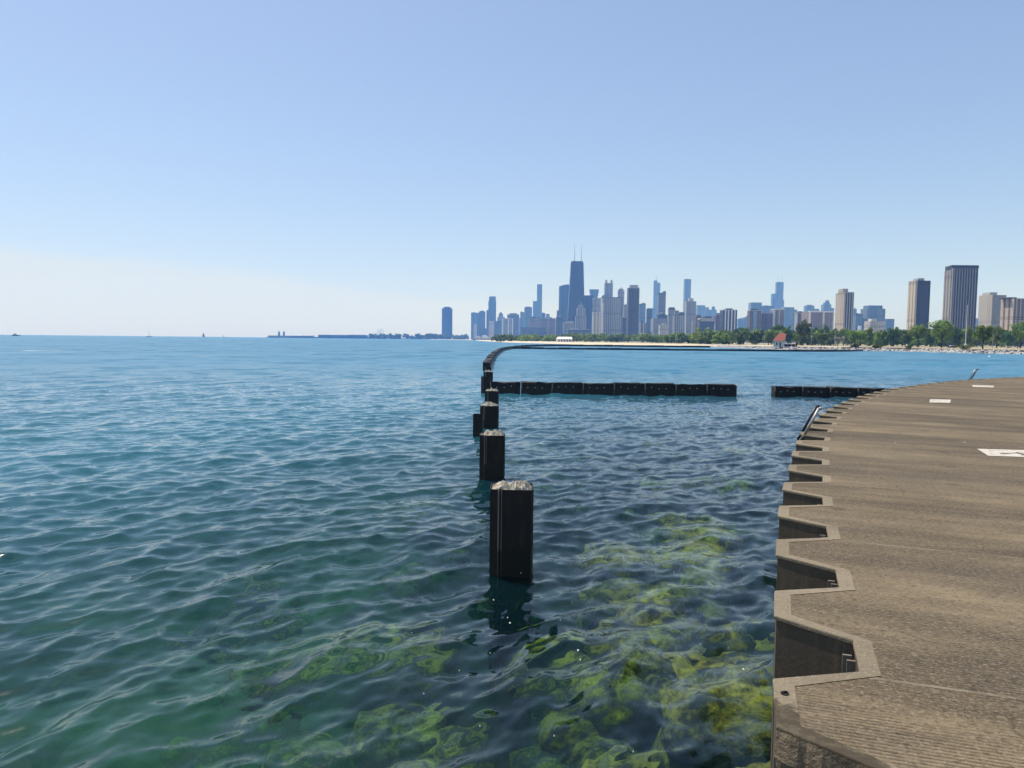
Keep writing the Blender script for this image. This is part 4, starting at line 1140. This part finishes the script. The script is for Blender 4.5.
building('apartment_slab', 'wide dark ribbed slab right of the tower with a pale centre strip', 1680, 761.4, 772.6, 313, facade((0.16, 0.135, 0.125), (0.03, 0.03, 0.035), 4.2, .55, 3.2, .95), roof='parapet', extras=cols((763.5, 766.2, 769, 771.6), .5, 313, F_brown()))
building('office_block', 'far blue block behind the wide dark ribbed slab', 3400, 762, 773.2, 306, F_blue(1.3))
building('skyscraper', 'tall blue stepped skyscraper with two faint white antennas', 5100, 776.8, 784, 282, F_blue(0.9), roof=None, cham=0.18, extras=[('lower_step', 772.9, 776.8, 293.6, None, F_blue(0.9), .1, .9), ('antenna', 778.5, 779.1, 272.4, 282, M_WHITEWALL), ('antenna', 782.2, 782.8, 271, 282, M_WHITEWALL), ('lower_step', 774.4, 784.1, 300, None, F_blue(0.9), -.15, 1)])
building('apartment_tower', 'white-edged brown tower below the tall stepped blue skyscraper', 1700, 773, 784, 309.4, F_brick(), roof='parapet', extras=[('column', 772.6, 774.8, 308.8, None, M_WHITEWALL), ('column', 778.4, 779.6, 309.4, None, M_PALESTONE), ('parapet', 772.6, 784, 308.6, 309.8, M_WHITEWALL, -.03, .3)])
building('office_tower', 'light blue glass block right of the white-edged brown tower', 2900, 783.6, 794, 307.4, F_blue(1.8), roof='parapet', extras=[('lower_wing', 794, 796.8, 309.6, None, F_blue(1.8), 0, 1)])
building('apartment_block', 'small brown block with white left wall above the bright yellow-green tree', 1650, 797, 806, 313, F_brown(), extras=[('column', 794.6, 797.2, 314, None, M_WHITEWALL), ('roof_plant', 799.4, 803.4, 311.6, 313, M_ROOFDARK)])
building('office_tower', 'far blue block left above the building with three white columns', 3500, 806, 814, 305.6, F_blue(1.7), extras=[('lower_wing', 814, 819, 308.8, None, F_blue(1.8), 0, 1)])
building('apartment_block', 'reddish brown double block with three white columns and a white roof line', 1500, 809, 833.4, 311.8, F_brick(), roof=None, extras=[('column', 808.8, 810.6, 311, None, M_WHITEWALL), ('column', 822.5, 824.2, 311, None, M_WHITEWALL), ('column', 832.4, 833.6, 312, None, M_PALESTONE), ('parapet', 809, 833.4, 311, 312.4, M_WHITEWALL, -.04, .2)])
building('office_tower', 'far blue tower with a peaked top behind the block with three white columns', 3500, 823.4, 831, 304.4, F_blue(1.6), roof=None, extras=[('upper_block', 824.8, 830, 302.4, 304.4, F_blue(1.6)), ('upper_block', 826.6, 829.2, 300.2, 302.4, F_blue(1.6)), ('lower_wing', 831, 834, 308, None, F_blue(1.6), 0, 1)])
building('apartment_tower', 'tall tower with a sunlit tan side and dark front striped pale', 1250, 844.4, 853.6, 292.6, facade((0.055, 0.055, 0.06), (0.012, 0.013, 0.018), 3.6, .6, 3.0, .8), depth=33, roof=None,
         extras=[('sunlit_side', 844.0, 844.4, 292.4, None, F_tan(), -.01, 1)] + cols((844.9, 847.2, 849.6, 852, 853.4), .55, 292.4, M_PALESTONE) + [('penthouse', 844.6, 849.4, 288.4, 292.6, F_tan()), ('parapet', 844.2, 853.6, 292, 293, M_ROOFPALE, .0, .1)])  # sun side in paler tan than the front: sunlight painted into the colour
building('office_block', 'narrow blue block touching the right edge of the striped tan tower', 2800, 853, 856.4, 309, F_blue(1.5))
building('office_block', 'small dark-roofed blue block between the tan tower and the wide blue office tower', 2300, 855.6, 862.2, 314.6, F_blue(1.2), extras=[('roof_slab', 855.4, 862.6, 314, 315, M_ROOFDARK, -.1, 1)])
building('office_block', 'low blue office block at the left foot of the wide blue office tower', 2300, 861.6, 868, 319.8, F_blue(1.1), extras=[('entrance_block', 857.6, 860.2, 325.8, None, M_WHITEWALL, -.5, 0)])
building('office_tower', 'wide blue office tower with setback crown, standing alone right of the tan tower', 2300, 867, 885, 308.6, facade((0.13, 0.16, 0.2), (0.05, 0.075, 0.11), 5, .55, 3.6, .9), roof=None, extras=[('crown_storey', 869, 882.8, 305.4, 308.6, F_blue(1.1), .1, .9), ('column', 875.4, 876.4, 309, None, F_blue(.8))])
building('apartment_block', 'low beige stepped block in front of the wide blue office tower', 1400, 870, 884.6, 321.2, F_pale(), roof=None, extras=[('upper_block', 872.4, 877.6, 318.8, 321.2, M_PALESTONE)])
building('office_block', 'small flat blue block right of the wide blue office tower', 2500, 886.2, 894.2, 319.2, F_blue(1.25), roof='parapet')
building('apartment_tower', 'tall tower with a tan lit side and dark slate front, second tallest on the right', 1020, 916, 929.8, 280.6, facade((0.055, 0.052, 0.062), (0.014, 0.014, 0.02), 4.4, .6, 3.0, .55), depth=19, roof=None,
         extras=[('sunlit_side', 915.4, 916, 280.4, None, facade((0.47, 0.39, 0.29), (0.14, 0.11, 0.08), 8, .25, 3.0, .95), -.01, 1), ('penthouse', 919, 925.4, 278, 280.6, M_ROOFPALE), ('column', 916.0, 916.8, 280.4, None, M_PALESTONE), ('column', 929.4, 929.9, 280.6, None, F_brown())])  # lit side and shaded front painted as light and dark colours
building('apartment_tower', 'tallest right-hand tower, dark slate with fine vertical ribs', 930, 951.8, 978, 265.6, facade((0.06, 0.062, 0.07), (0.012, 0.014, 0.02), 3.4, .6, 3.0, .9), depth=15, roof=None,
         extras=[('sunlit_side', 951.2, 951.8, 270, None, facade((0.30, 0.27, 0.23), (0.07, 0.065, 0.06), 6, .45, 3.0, .8), -.01, 1), ('crown_band', 951.6, 978.2, 265.2, 268.2, M_BRONZE, -.04, .35), ('roof_plant', 955, 962, 264.7, 265.4, M_ROOFDARK, .3, .8)] + cols([954 + 2.65 * q for q in range(9)], .7, 268.2, simple('grey_concrete_rib', (0.30, 0.295, 0.29), .8, .1, .05)) + [('column', 951.7, 952.7, 268.4, None, M_PALESTONE)])  # sunlight on the left side is put into its paler colour
building('office_block', 'tiny far blue block seen between the dark slate tower and the grey slab tower', 2600, 977, 981, 318.8, F_blue(1.3))
building('apartment_tower', 'broad pale grey windowless-looking slab tower right of the dark slate tower', 1050, 992.7, 1006, 295, facade((0.25, 0.25, 0.24), (0.19, 0.195, 0.19), 4, .5, 3, .5), depth=30, roof=None,
         extras=[('sunlit_side', 992, 992.7, 294.6, None, facade((0.40, 0.36, 0.30), (0.16, 0.145, 0.125), 5, .4, 3.0, .6), -.01, 1), ('penthouse', 992.4, 999.4, 292, 295, M_ROOFPALE)])  # sunlit tone painted on the left side, beside the greyer front
building('apartment_tower', 'beige tower with sunlit columns at the right edge of the photograph', 880, 1014.5, 1031, 298.4, facade((0.26, 0.20, 0.17), (0.06, 0.05, 0.05), 5, .5, 3, .6), depth=24, roof=None,
         extras=[('sunlit_side', 1013.9, 1014.5, 298.4, None, facade((0.44, 0.36, 0.28), (0.12, 0.10, 0.085), 9, .4, 3.0, .9), -.01, 1), ('penthouse', 1010.5, 1019, 297, 298.4, M_ROOFDARK, .2, .9)] + cols((1016, 1020, 1024, 1028), .8, 299, F_pale()))  # lighter warm colour paints the sun onto the left side

# --- pier at the far left with its own things
def far(name, label, cat, px, D): return thing(name, label, cat, (X_at(px, D), D, 0))
D = 4000
t = far('pier_deck', 'long low dark pier deck stretching out at the left of the skyline', 'pier', 320, D); c = X_at(320, D)
MB().box(X_at(266.5, D) - c, X_at(430, D) - c, -12, 40, -3, 3.4).obj('deck', M_ROOFDARK, t)
MB().box(X_at(288, D) - c, X_at(372, D) - c, -10, 2, 3.4, 7).obj('quay_wall', M_BRONZE, t)
t = far('exhibition_hall', 'long low bluish hall on the pier', 'building', 335, D - 10); c = X_at(335, D)
MB().box(X_at(318, D) - c, X_at(367, D) - c, 0, 40, 3.5, 19).obj('hall_body', F_slate(), t)
MB().box(X_at(334, D) - c, X_at(344, D) - c, 8, 32, 19, 23, (X_at(335, D) - c, X_at(343, D) - c, 16, 24)).obj('roof_vault', M_ROOFPALE, t)
MB().box(X_at(347, D) - c, X_at(365, D) - c, 4, 36, 19, 21).obj('roof_plant', M_ROOFPALE, t)
t = far('head_house', 'pier head building with two small pointed towers at its far left end', 'building', 281, D - 10); c = X_at(281, D)
MB().box(X_at(268, D) - c, X_at(300, D) - c, 0, 30, 3.5, 12).obj('hall_body', F_brick(), t)
for px in (278.6, 283.4):
    tw = MB().box(X_at(px - .8, D) - c, X_at(px + .8, D) - c, 2, 11, 12, 27).obj('tower', F_brick(), t)
    MB().box(X_at(px - .8, D) - c, X_at(px + .8, D) - c, 2, 11, 27, 40, (X_at(px, D) - c - .3, X_at(px, D) - c + .3, 6.2, 6.8)).obj('spire_roof', M_ROOFDARK, tw)
t = far('pier_shed', 'small grey shed on the pier between the twin towers and the long hall', 'building', 305, D - 10); c = X_at(305, D)
MB().box(X_at(301, D) - c, X_at(313, D) - c, 0, 26, 3.5, 13).obj('shed_body', F_grey(), t)
MB().box(X_at(301, D) - c, X_at(313, D) - c, 0, 26, 13, 17, (X_at(301, D) - c, X_at(313, D) - c, 11, 15)).obj('gable_roof', M_ROOFPALE, t)
t = far('pavilion_tent', 'small white tent roof left of the ferris wheel', 'tent', 370.5, D - 10); c = X_at(370.5, D)
MB().box(X_at(367.6, D) - c, X_at(374, D) - c, 0, 24, 3.5, 11).obj('tent_wall', M_WHITEWALL, t)
MB().box(X_at(367.6, D) - c, X_at(374, D) - c, 0, 24, 11, 17, (0 - 2, 2, 10, 14)).obj('tent_roof', M_WHITEWALL, t)
t = far('ferris_wheel', 'white ferris wheel on the far pier', 'ferris wheel', 380.3, D - 15)
R = 2.7 / F_PX * D; zc = Z_at(380, 331.4, D) + BASE
b = MB()
for q in range(28):
    a0, a1 = 2 * math.pi * q / 28, 2 * math.pi * (q + 1) / 28
    for yy in (-2, 2): b.tube((R * math.cos(a0), yy, zc + R * math.sin(a0)), (R * math.cos(a1), yy, zc + R * math.sin(a1)), 0.75, n=5)
b.obj('rim', M_WHITEWALL, t)
b = MB()
for q in range(14): b.tube((0, 0, zc), (R * math.cos(2 * math.pi * q / 14), 0, zc + R * math.sin(2 * math.pi * q / 14)), 0.3, n=4)
b.obj('spokes', M_WHITEWALL, t)
for sx in (-1, 1):
    b = MB()
    for yy in (-4, 4): b.tube((sx * R * .55, yy * 1.5, 3.4), (0, yy * .6, zc), 0.8, n=5)
    b.obj('support_leg', M_WHITEWALL, t)
for q in range(14):
    a0 = 2 * math.pi * q / 14; gx, gz = (R + 1.2) * math.cos(a0), zc + (R + 1.2) * math.sin(a0)
    MB().box(gx - 1, gx + 1, -1, 1, gz - 2.2, gz + .3).obj('gondola', M_GALV, t)
for px, w, yt, lab in ((396, 7, 336.6, 'low blue grey shed right of the ferris wheel'), (407.4, 1.6, 335.0, 'tiny twin-peaked grey building far along the shore'), (416, 9, 336.8, 'flat grey shed left of the lone rounded tower'), (458.5, 11, 336.2, 'long dark low building right of the lone rounded tower')):
    DD = 3950; t = far('harbour_shed', lab, 'building', px, DD); wv = w / F_PX * DD; hz = on_y(px, yt, DD).z
    MB().box(-wv / 2, wv / 2, 0, 24, -1, hz).obj('shed_body', F_slate(), t)
    MB().box(-wv / 2, wv / 2, 0, 24, hz, hz + 3.5, (-wv / 2 + 1, wv / 2 - 1, 11, 13)).obj('gable_roof', M_ROOFDARK, t)
t = far('harbour_house', 'tiny white house at the foot of the lone rounded tower', 'building', 452.3, 3650); 
MB().box(-5, 5, 0, 10, 0, 8).obj('wall', M_WHITEWALL, t); MB().box(-6, 6, -1, 11, 8, 13, (-.3, .3, -1, 11)).obj('roof', simple('red_roof_tile', (0.30, 0.09, 0.06), 0.8, .2, .5), t)
D = 2300
t = far('pumping_station', 'long low white building with stepped roof at the water left of the beach', 'building', 486, D); c = X_at(486, D)
MB().box(X_at(474, D) - c, X_at(498, D) - c, 0, 30, 0, 9).obj('lower_storey', M_WHITEWALL, t)
MB().box(X_at(482, D) - c, X_at(488.5, D) - c, 4, 22, 9, 17, (X_at(482.6, D) - c, X_at(486, D) - c, 8, 18)).obj('raised_hall', M_PALESTONE, t)
MB().box(X_at(476, D) - c, X_at(480, D) - c, 4, 22, 9, 13).obj('side_hall', M_WHITEWALL, t)
MB().box(X_at(473, D) - c, X_at(508, D) - c, -14, -2, -2, 3).obj('quay', M_BRONZE, t)
t = far('beach_house', 'low brownish flat building right of the stepped white building', 'building', 502, 2200); c = X_at(502, 2200)
MB().box(X_at(496, 2200) - c, X_at(507.5, 2200) - c, 0, 16, 0, 6.5).obj('wall', F_brick(), t); MB().box(X_at(495.5, 2200) - c, X_at(508, 2200) - c, -1.5, 17, 6.5, 7.6).obj('roof', M_ROOFPALE, t)
D = 880
t = thing('event_tent', 'long white event tent on the beach before the tree belt', 'tent', (X_at(564.5, D), D, BASE)); c = X_at(564.5, D)
x0, x1 = X_at(557, D) - c, X_at(572.6, D) - c
MB().box(x0, x1, 0, 10, 0, 3.6).obj('tent_wall', M_WHITEWALL, t); MB().box(x0 - .3, x1 + .3, -.4, 10.4, 3.6, 6.2, (x0 + 2, x1 - .6, 4, 6)).obj('tent_roof', M_WHITE, t)
for q in range(5): MB().box(x0 + 2 + q * 3.4, x0 + 3.4 + q * 3.4, -.06, .02, 0.2, 2.6).obj('tent_opening', M_ROOFDARK, t)

# red-roofed house and flat pavilion
M_REDROOF = simple('red_clay_tiles', (0.27, 0.075, 0.045), 0.85, .25, 1.2)
D = 330; px = lambda p: X_at(p, D) - X_at(780, D); pz = lambda y: Z_at(780, y, D)
t = thing('red_roof_house', 'white house with a steep red tiled roof and pale chimney on the right shore', 'building', (X_at(780, D), D, BASE), rad(-20.5))
b = MB(); b.box(px(774.6), px(783.5), 0, 7, -.2, pz(340.6)); b.obj('wall', M_PALESTONE, t)
b = MB(); b.box(px(773.6), px(785.2), -.6, 7.6, pz(340.8), pz(333.4), (px(779.2), px(786), 3.0, 4.0)); b.obj('roof', M_REDROOF, t)
b = MB(); b.prism([(px(783.2), .5), (px(785.6), .5), (px(785.6), 6.5), (px(783.2), 6.5)], pz(339), pz(333.6), [(px(785.2), 3.2), (px(786.4), 3.2), (px(786.4), 3.8), (px(785.2), 3.8)]); b.obj('gable', M_PALESTONE, t)
b = MB(); b.box(px(780.4), px(781.9), 3.2, 4.1, pz(335.5), pz(331.2)); b.obj('chimney', M_PALESTONE, t)
w = MB().box(px(777), px(778.2), -.05, .02, .8, 2.0).obj('window', M_BRONZE, t)
MB().box(px(780.3), px(781.6), -.05, .02, 0, 2.0).obj('door', M_BRONZE, t)
D = 345; t = thing('park_pavilion', 'dark open pavilion with flat pale roof edges right of the red-roofed house', 'pavilion', (X_at(791, D), D, BASE), rad(-21.5)); px = lambda p: X_at(p, D) - X_at(791, D); pz = lambda y: Z_at(791, y, D)
MB().box(px(785), px(792.6), -.5, 6, pz(344.2), pz(343.3)).obj('roof', M_WHITEWALL, t)
MB().box(px(792.2), px(799.6), .2, 6, pz(342.2), pz(341.3)).obj('roof', simple('green_grey_roof', (0.20, 0.21, 0.16), .8, .1, .5), t)
MB().box(px(785.6), px(797.6), 3.2, 5, -.1, pz(344)).obj('back_wall', M_BRONZE, t)
for p in (785.4, 788.6, 792.2, 795.8, 799.2): MB().tube((px(p), 0.4, -.1), (px(p), 0.4, pz(343.4 if p < 792.4 else 342.1)), .12).obj('post', M_PALESTONE, t)
MB().box(px(783.6), px(785.4), -.6, 2, -.1, pz(342.0)).obj('kiosk', M_WHITEWALL, t)

# poles along the shore
def pole(px_, yt, D, label, r=0.11, pedestal=False, name='light_pole', cat='light pole'):
    p = on_y(px_, yt, D); t = thing(name, label, cat, (p.x, D, 1.25)); h = p.z - 1.25
    MB().tube((0, 0, 0), (0, 0, h), r, r * .55, n=10).obj('mast', M_WHITEWALL if pedestal else M_GALV, t)
    if pedestal:
        MB().box(-.55, .55, -.55, .55, 0, 2.3, (-.42, .42, -.42, .42)).obj('pedestal', M_WHITEWALL, t)
        MB().box(-.7, .7, -.7, .7, 0, .35).obj('footing', M_PALESTONE, t)
        b = MB(); b.tube((0, 0, h), (0, 0, h + .25), .16, .02); b.obj('finial', M_WHITEWALL, t)
    else:
        b = MB(); b.tube((0, 0, h - .1), (.9, -.2, h + .1), .06); b.obj('arm', M_GALV, t)
        MB().box(.7, 1.4, -.35, -.05, h + .02, h + .2).obj('lamp_head', M_GALV, t)
pole(967.4, 305.5, 315, 'tall white pole on a white pedestal by the right shore', .17, True)
pole(764.6, 331, 420, 'thin grey light pole left of the red-roofed house')
pole(835.4, 325.5, 400, 'thin pale light pole beside the pale shrub')
pole(680.6, 336.5, 650, 'thin pale light pole on the sand below the grey capped slab')
pole(993.6, 325, 350, 'thin light pole half hidden among the trees right of the white pedestal pole')
pole(811.8, 327.5, 420, 'thin grey light pole right of the bright yellow-green tree')
# pale shrub
M_PALELEAF = leaf_material('pale_silver_leaves', (0.30, 0.31, 0.24), (0.46, 0.46, 0.38))
def shrub(pxc, yt, w, D, material, label, name='shrub', base=1.30):
    top = on_y(pxc, yt, D); h = top.z - base; W = w / F_PX * D; r = random.Random(int(pxc * 10)); b = MB()
    for _ in range(9):
        c = Vector((r.gauss(0, W * .25), r.gauss(0, W * .2), h * r.uniform(.2, .75))); R = W * r.uniform(.16, .3)
        for _ in range(60):
            d = Vector((r.gauss(0, 1), r.gauss(0, 1), r.gauss(0, 1))).normalized() * R * r.random() ** .4; p = c + d; p.z = max(.05, p.z)
            n = (d.normalized() + Vector((r.gauss(0, .6), r.gauss(0, .6), r.gauss(.3, .6)))).normalized(); u = n.orthogonal().normalized(); v = n.cross(u); s = r.uniform(.10, .2)
            b.quad(p - u * s - v * s, p + u * s - v * s, p + u * s + v * s, p - u * s + v * s)
    t = thing(name, label, 'shrub', (top.x, D, base)); b.obj('foliage', material, t)
    b = MB()
    for _ in range(4): b.tube((0, 0, -.05), (r.gauss(0, W * .2), r.gauss(0, W * .2), h * .6), .04, .015, n=5)
    b.obj('stems', M_BARK, t)
shrub(838, 334.2, 9, 330, M_PALELEAF, 'pale silvery shrub below a thin light pole on the right shore')
shrub(963, 343.8, 13, 305, LEAF['light'], 'low yellow-green bushes at the foot of the tall white pole')
shrub(855, 344.5, 8, 318, LEAF['olive'], 'low olive bush on the stony shore below the striped tan tower')
shrub(876, 345.5, 5, 310, LEAF['light'], 'small yellowish bush on the shore under the small conifer')
shrub(909, 345.6, 4.5, 300, LEAF['dark'], 'small dark bush on the dry grass at the foot of the tan-sided tower')
# people resting by the shore path, very small
M_SKIN = simple('skin', (0.42, 0.25, 0.18), .6, .1, 4); M_CLOTH_D = simple('dark_cloth', (0.04, 0.045, 0.06), .9, .2, 4); M_CLOTH_W = simple('white_cloth', (0.7, 0.7, 0.7), .9, .1, 4)
def body_mesh(name, joints, edges, radii):
    me = bpy.data.meshes.new(name); me.from_pydata(joints, edges, []); o = bpy.data.objects.new(name, me); COL.objects.link(o)
    md = o.modifiers.new('skin', 'SKIN'); sv = me.skin_vertices[0].data if me.skin_vertices else None
    if sv is None:
        bm = bmesh.new(); bm.from_mesh(me); bm.verts.layers.skin.verify(); bm.to_mesh(me); bm.free(); sv = me.skin_vertices[0].data
    for i, r in enumerate(radii): sv[i].radius = (r, r); sv[i].use_root = (i == 0)
    o.modifiers.new('smooth', 'SUBSURF').levels = 1
    o.modifiers[-1].render_levels = 1
    return o
def person(p, rz, label, cloth, sitting=False):
    t = thing('person', label, 'person', p, rz)
    if sitting:
        J = [(0, 0, .45), (0, .02, .7), (0, .03, .95), (0, .02, 1.08), (0, -.01, 1.24), (-.11, -.35, .48), (-.12, -.42, .06), (-.12, -.55, .03), (.11, -.35, .48), (.12, -.42, .06), (.12, -.55, .03),
             (-.2, .02, .92), (-.24, -.1, .68), (-.16, -.3, .55), (.2, .02, .92), (.24, -.1, .68), (.16, -.3, .55)]
    else:
        J = [(0, 0, .95), (0, .0, 1.15), (0, .0, 1.42), (0, 0, 1.53), (0, -.02, 1.68), (-.1, -.02, .5), (-.12, .05, .08), (-.12, -.12, .04), (.1, .04, .5), (.12, .1, .08), (.12, -.04, .04),
             (-.2, 0, 1.4), (-.25, .04, 1.12), (-.24, -.1, .88), (.2, 0, 1.4), (.25, .03, 1.12), (.25, -.1, .88)]
    E = [(0, 1), (1, 2), (2, 3), (3, 4), (0, 5), (5, 6), (6, 7), (0, 8), (8, 9), (9, 10), (2, 11), (11, 12), (12, 13), (2, 14), (14, 15), (15, 16)]
    r = [.15, .15, .15, .06, .1, .085, .05, .04, .085, .05, .04, .06, .045, .035, .06, .045, .035]
    o = body_mesh('body', J, E, r); o.data.materials.append(cloth); o.parent = t
    b = MB(); hz = J[4][2]
    for q in range(6):
        a0, a1 = -.9 + q * .4, -.9 + (q + 1) * .4
        b.tube((0, J[4][1], hz + .115 * math.sin(a0)), (0, J[4][1], hz + .115 * math.sin(a1)), .115 * math.cos(a0) + .003, max(.01, .115 * math.cos(a1) + .003), n=10)
    b.obj('hair', M_BRONZE, t)
pp = on_y(1017.5, 349, 288); person((pp.x, 288, 1.76), 2.6, 'person in dark clothes standing on the shore path at the far right', M_CLOTH_D)
pp = on_y(1007, 346, 330); person((pp.x, 330, 1.28), .4, 'small person in white walking on the dry grass at the far right', M_CLOTH_W)
# parked car behind the bushes
D = 372; pp = on_y(952, 344, D); t = thing('parked_car', 'small dark car with pale windows parked on the grass left of the tall white pole', 'car', (pp.x, D, 1.28))
bd = [(-2.1, .35), (-2.1, .8), (-1.7, .92), (-1.1, 1.0), (1.2, 1.0), (2.0, .85), (2.15, .6), (2.15, .35)]
b = MB(); n = len(bd); b.v = [(x, -.85, z) for x, z in bd] + [(x, .85, z) for x, z in bd]; b.f = [tuple(range(n)), tuple(range(2 * n - 1, n - 1, -1))] + [(q, q + n, (q + 1) % n + n, (q + 1) % n) for q in range(n)]
b.obj('body', M_CLOTH_D, t)
MB().box(-1.2, 1.3, -.78, .78, .98, 1.5, (-.7, .7, -.65, .65)).obj('cabin_glass', M_GALV, t)
for sx in (-1.3, 1.35):
    for sy in (-.86, .86): MB().tube((sx, sy - .1, .32), (sx, sy + .1, .32), .32, n=14).obj('wheel', M_BLACK, t)

# ---- boats and buoy -------------------------------------------------------------
def hull(L, B, Hh, material, parent):
    b = MB(); N = 12
    for i in range(N + 1):
        t_ = i / N; x = -L / 2 + L * t_; w = B / 2 * (1 - max(0, t_ - .45) ** 2 / .33) if t_ > .45 else B / 2 * (.85 + .15 * t_ / .45)
        w = max(w, .03); sh = Hh * (1 + .25 * t_ * t_)
        b.v += [(x, -w, sh), (x, -w * .75, 0), (x, 0, -.3), (x, w * .75, 0), (x, w, sh)]
    for i in range(N):
        for j in range(4): a = i * 5 + j; b.f.append((a, a + 1, a + 6, a + 5))
        b.f.append((i * 5 + 4, i * 5, i * 5 + 5, i * 5 + 9))
    b.f.append((0, 4, 3, 2, 1)); return b.obj('hull', material, parent)
D = 1500; pp = on_y(16, 334, D)
t = thing('motor_boat', 'white motor boat on the horizon at the far left', 'boat', (pp.x, D, 0), rad(8))
hull(16, 4.6, 1.6, M_CLOTH_D, t); MB().box(-5.5, 3.5, -1.7, 1.7, 1.6, 3.9, (-5, 1.8, -1.4, 1.4)).obj('cabin', M_WHITE, t); MB().box(-3.5, 0.5, -1.3, 1.3, 3.9, 5.4, (-3.2, -.2, -1.1, 1.1)).obj('flybridge', M_WHITE, t)
MB().box(-3.6, 2.6, -1.72, -1.64, 2.4, 3.2).obj('side_window', M_BLACK, t); MB().tube((-1.5, 0, 5.4), (-1.7, 0, 7.6), .08).obj('mast', M_WHITE, t)
def sail_boat(px_, D, mast_px, label, sails, rz):
    pp = on_y(px_, 335, D); t = thing('sail_boat', label, 'boat', (pp.x, D, 0), rz)
    hm = mast_px / F_PX * D; L = hm * .8
    hull(L, L * .28, L * .09, M_WHITE if sails else M_CLOTH_D, t)
    MB().box(-L * .2, L * .15, -L * .07, L * .07, L * .09, L * .16).obj('cabin', M_WHITE, t)
    MB().tube((0, 0, 0), (0, 0, hm), L * .03, L * .02).obj('mast', M_MAST, t)
    MB().tube((0, 0, L * .2), (-L * .42, 0, L * .2), L * .01).obj('boom', M_MAST, t)
    if sails:
        for nm, pts in (('main_sail', [(-.01 * L, 0, L * .21), (-L * .4, .03 * L, L * .21), (-.01 * L, 0, hm * .97)]), ('jib', [(.03 * L, 0, hm * .85), (L * .45, 0, L * .12), (.05 * L, .05 * L, L * .16)])):
            b = MB(); v = [Vector(p) for p in pts]; b.v = [tuple(p) for p in v] + [tuple(p + Vector((0, .05, 0))) for p in v]; b.f = [(0, 1, 2), (5, 4, 3), (0, 3, 4, 1), (1, 4, 5, 2), (2, 5, 3, 0)]; b.obj(nm, sails, t)
sail_boat(149, 1900, 7.0, 'sailing boat with bare mast on the horizon, left of the small sail', None, rad(172))
sail_boat(203.5, 2600, 5.0, 'small boat under dark grey sails on the horizon right of the bare-masted one', M_GALV, rad(60))
sail_boat(223.5, 5200, 2.0, 'tiny dark boat speck on the horizon between the sail and the pier', M_GALV, rad(20))
pp = on_z(989.3, 357, 0); t = thing('mooring_buoy', 'white buoy floating off the stony shore at the right', 'buoy', (pp.x, pp.y, 0))
b = MB(); b.tube((0, 0, -.3), (0, 0, .15), .24, .28, n=14); b.tube((0, 0, .15), (0, 0, .32), .28, .1, n=14); b.obj('float', M_WHITE, t); MB().tube((0, 0, .3), (0, 0, .6), .05).obj('post', M_WHITE, t)

b = MB(); r_ = random.Random(9)
for _ in range(26):
    p = on_z(r_.uniform(420, 770), r_.uniform(540, 768), 0.0); z = 0.05; s_ = r_.uniform(0.004, 0.011); a_ = r_.uniform(0, 3)
    if r_.random() < .5: p = on_z(540 + r_.gauss(0, 60), 640 + r_.gauss(0, 60), 0.0)
    i = len(b.v); 
    for q in range(6): b.v.append((p.x + s_ * math.cos(a_ + q * 1.047), p.y + 1.6 * s_ * math.sin(a_ + q * 1.047), z + .01 * (q % 2)))
    b.v.append((p.x, p.y, z + .015)); b.f += [(i + q, i + (q + 1) % 6, i + 6) for q in range(6)]
tag(b.obj('floating_specks', M_WHITE), 'tiny white petals and foam specks drifting near the nearest pile', 'specks', kind='stuff')

# ================================================================== AIR
hb = MB().box(-7300, 7300, -7300, 7300, -9.0, 520)
hm_ = bpy.data.materials.new('haze'); hm_.use_nodes = True
k = NT(hm_.node_tree); k.n.clear(); o_ = k.new('ShaderNodeOutputMaterial'); pv = k.new('ShaderNodeVolumePrincipled')
pv.inputs['Color'].default_value = (*HAZE_COLOR, 1); pv.inputs['Density'].default_value = HAZE_DENSITY; pv.inputs['Anisotropy'].default_value = 0.0
pv.inputs['Absorption Color'].default_value = (1, 1, 1, 1)
k.l.new(pv.outputs[0], o_.inputs['Volume'])
tag(hb.obj('haze', hm_), kind='stuff')

cy = scene.cycles
cy.max_bounces = 8; cy.transparent_max_bounces = 12; cy.volume_bounces = 1; cy.diffuse_bounces = 2; cy.glossy_bounces = 3; cy.transmission_bounces = 6
cy.caustics_reflective = False; cy.caustics_refractive = False
cy.sample_clamp_indirect = 6.0; cy.sample_clamp_direct = 2.5
cy.use_denoising = True
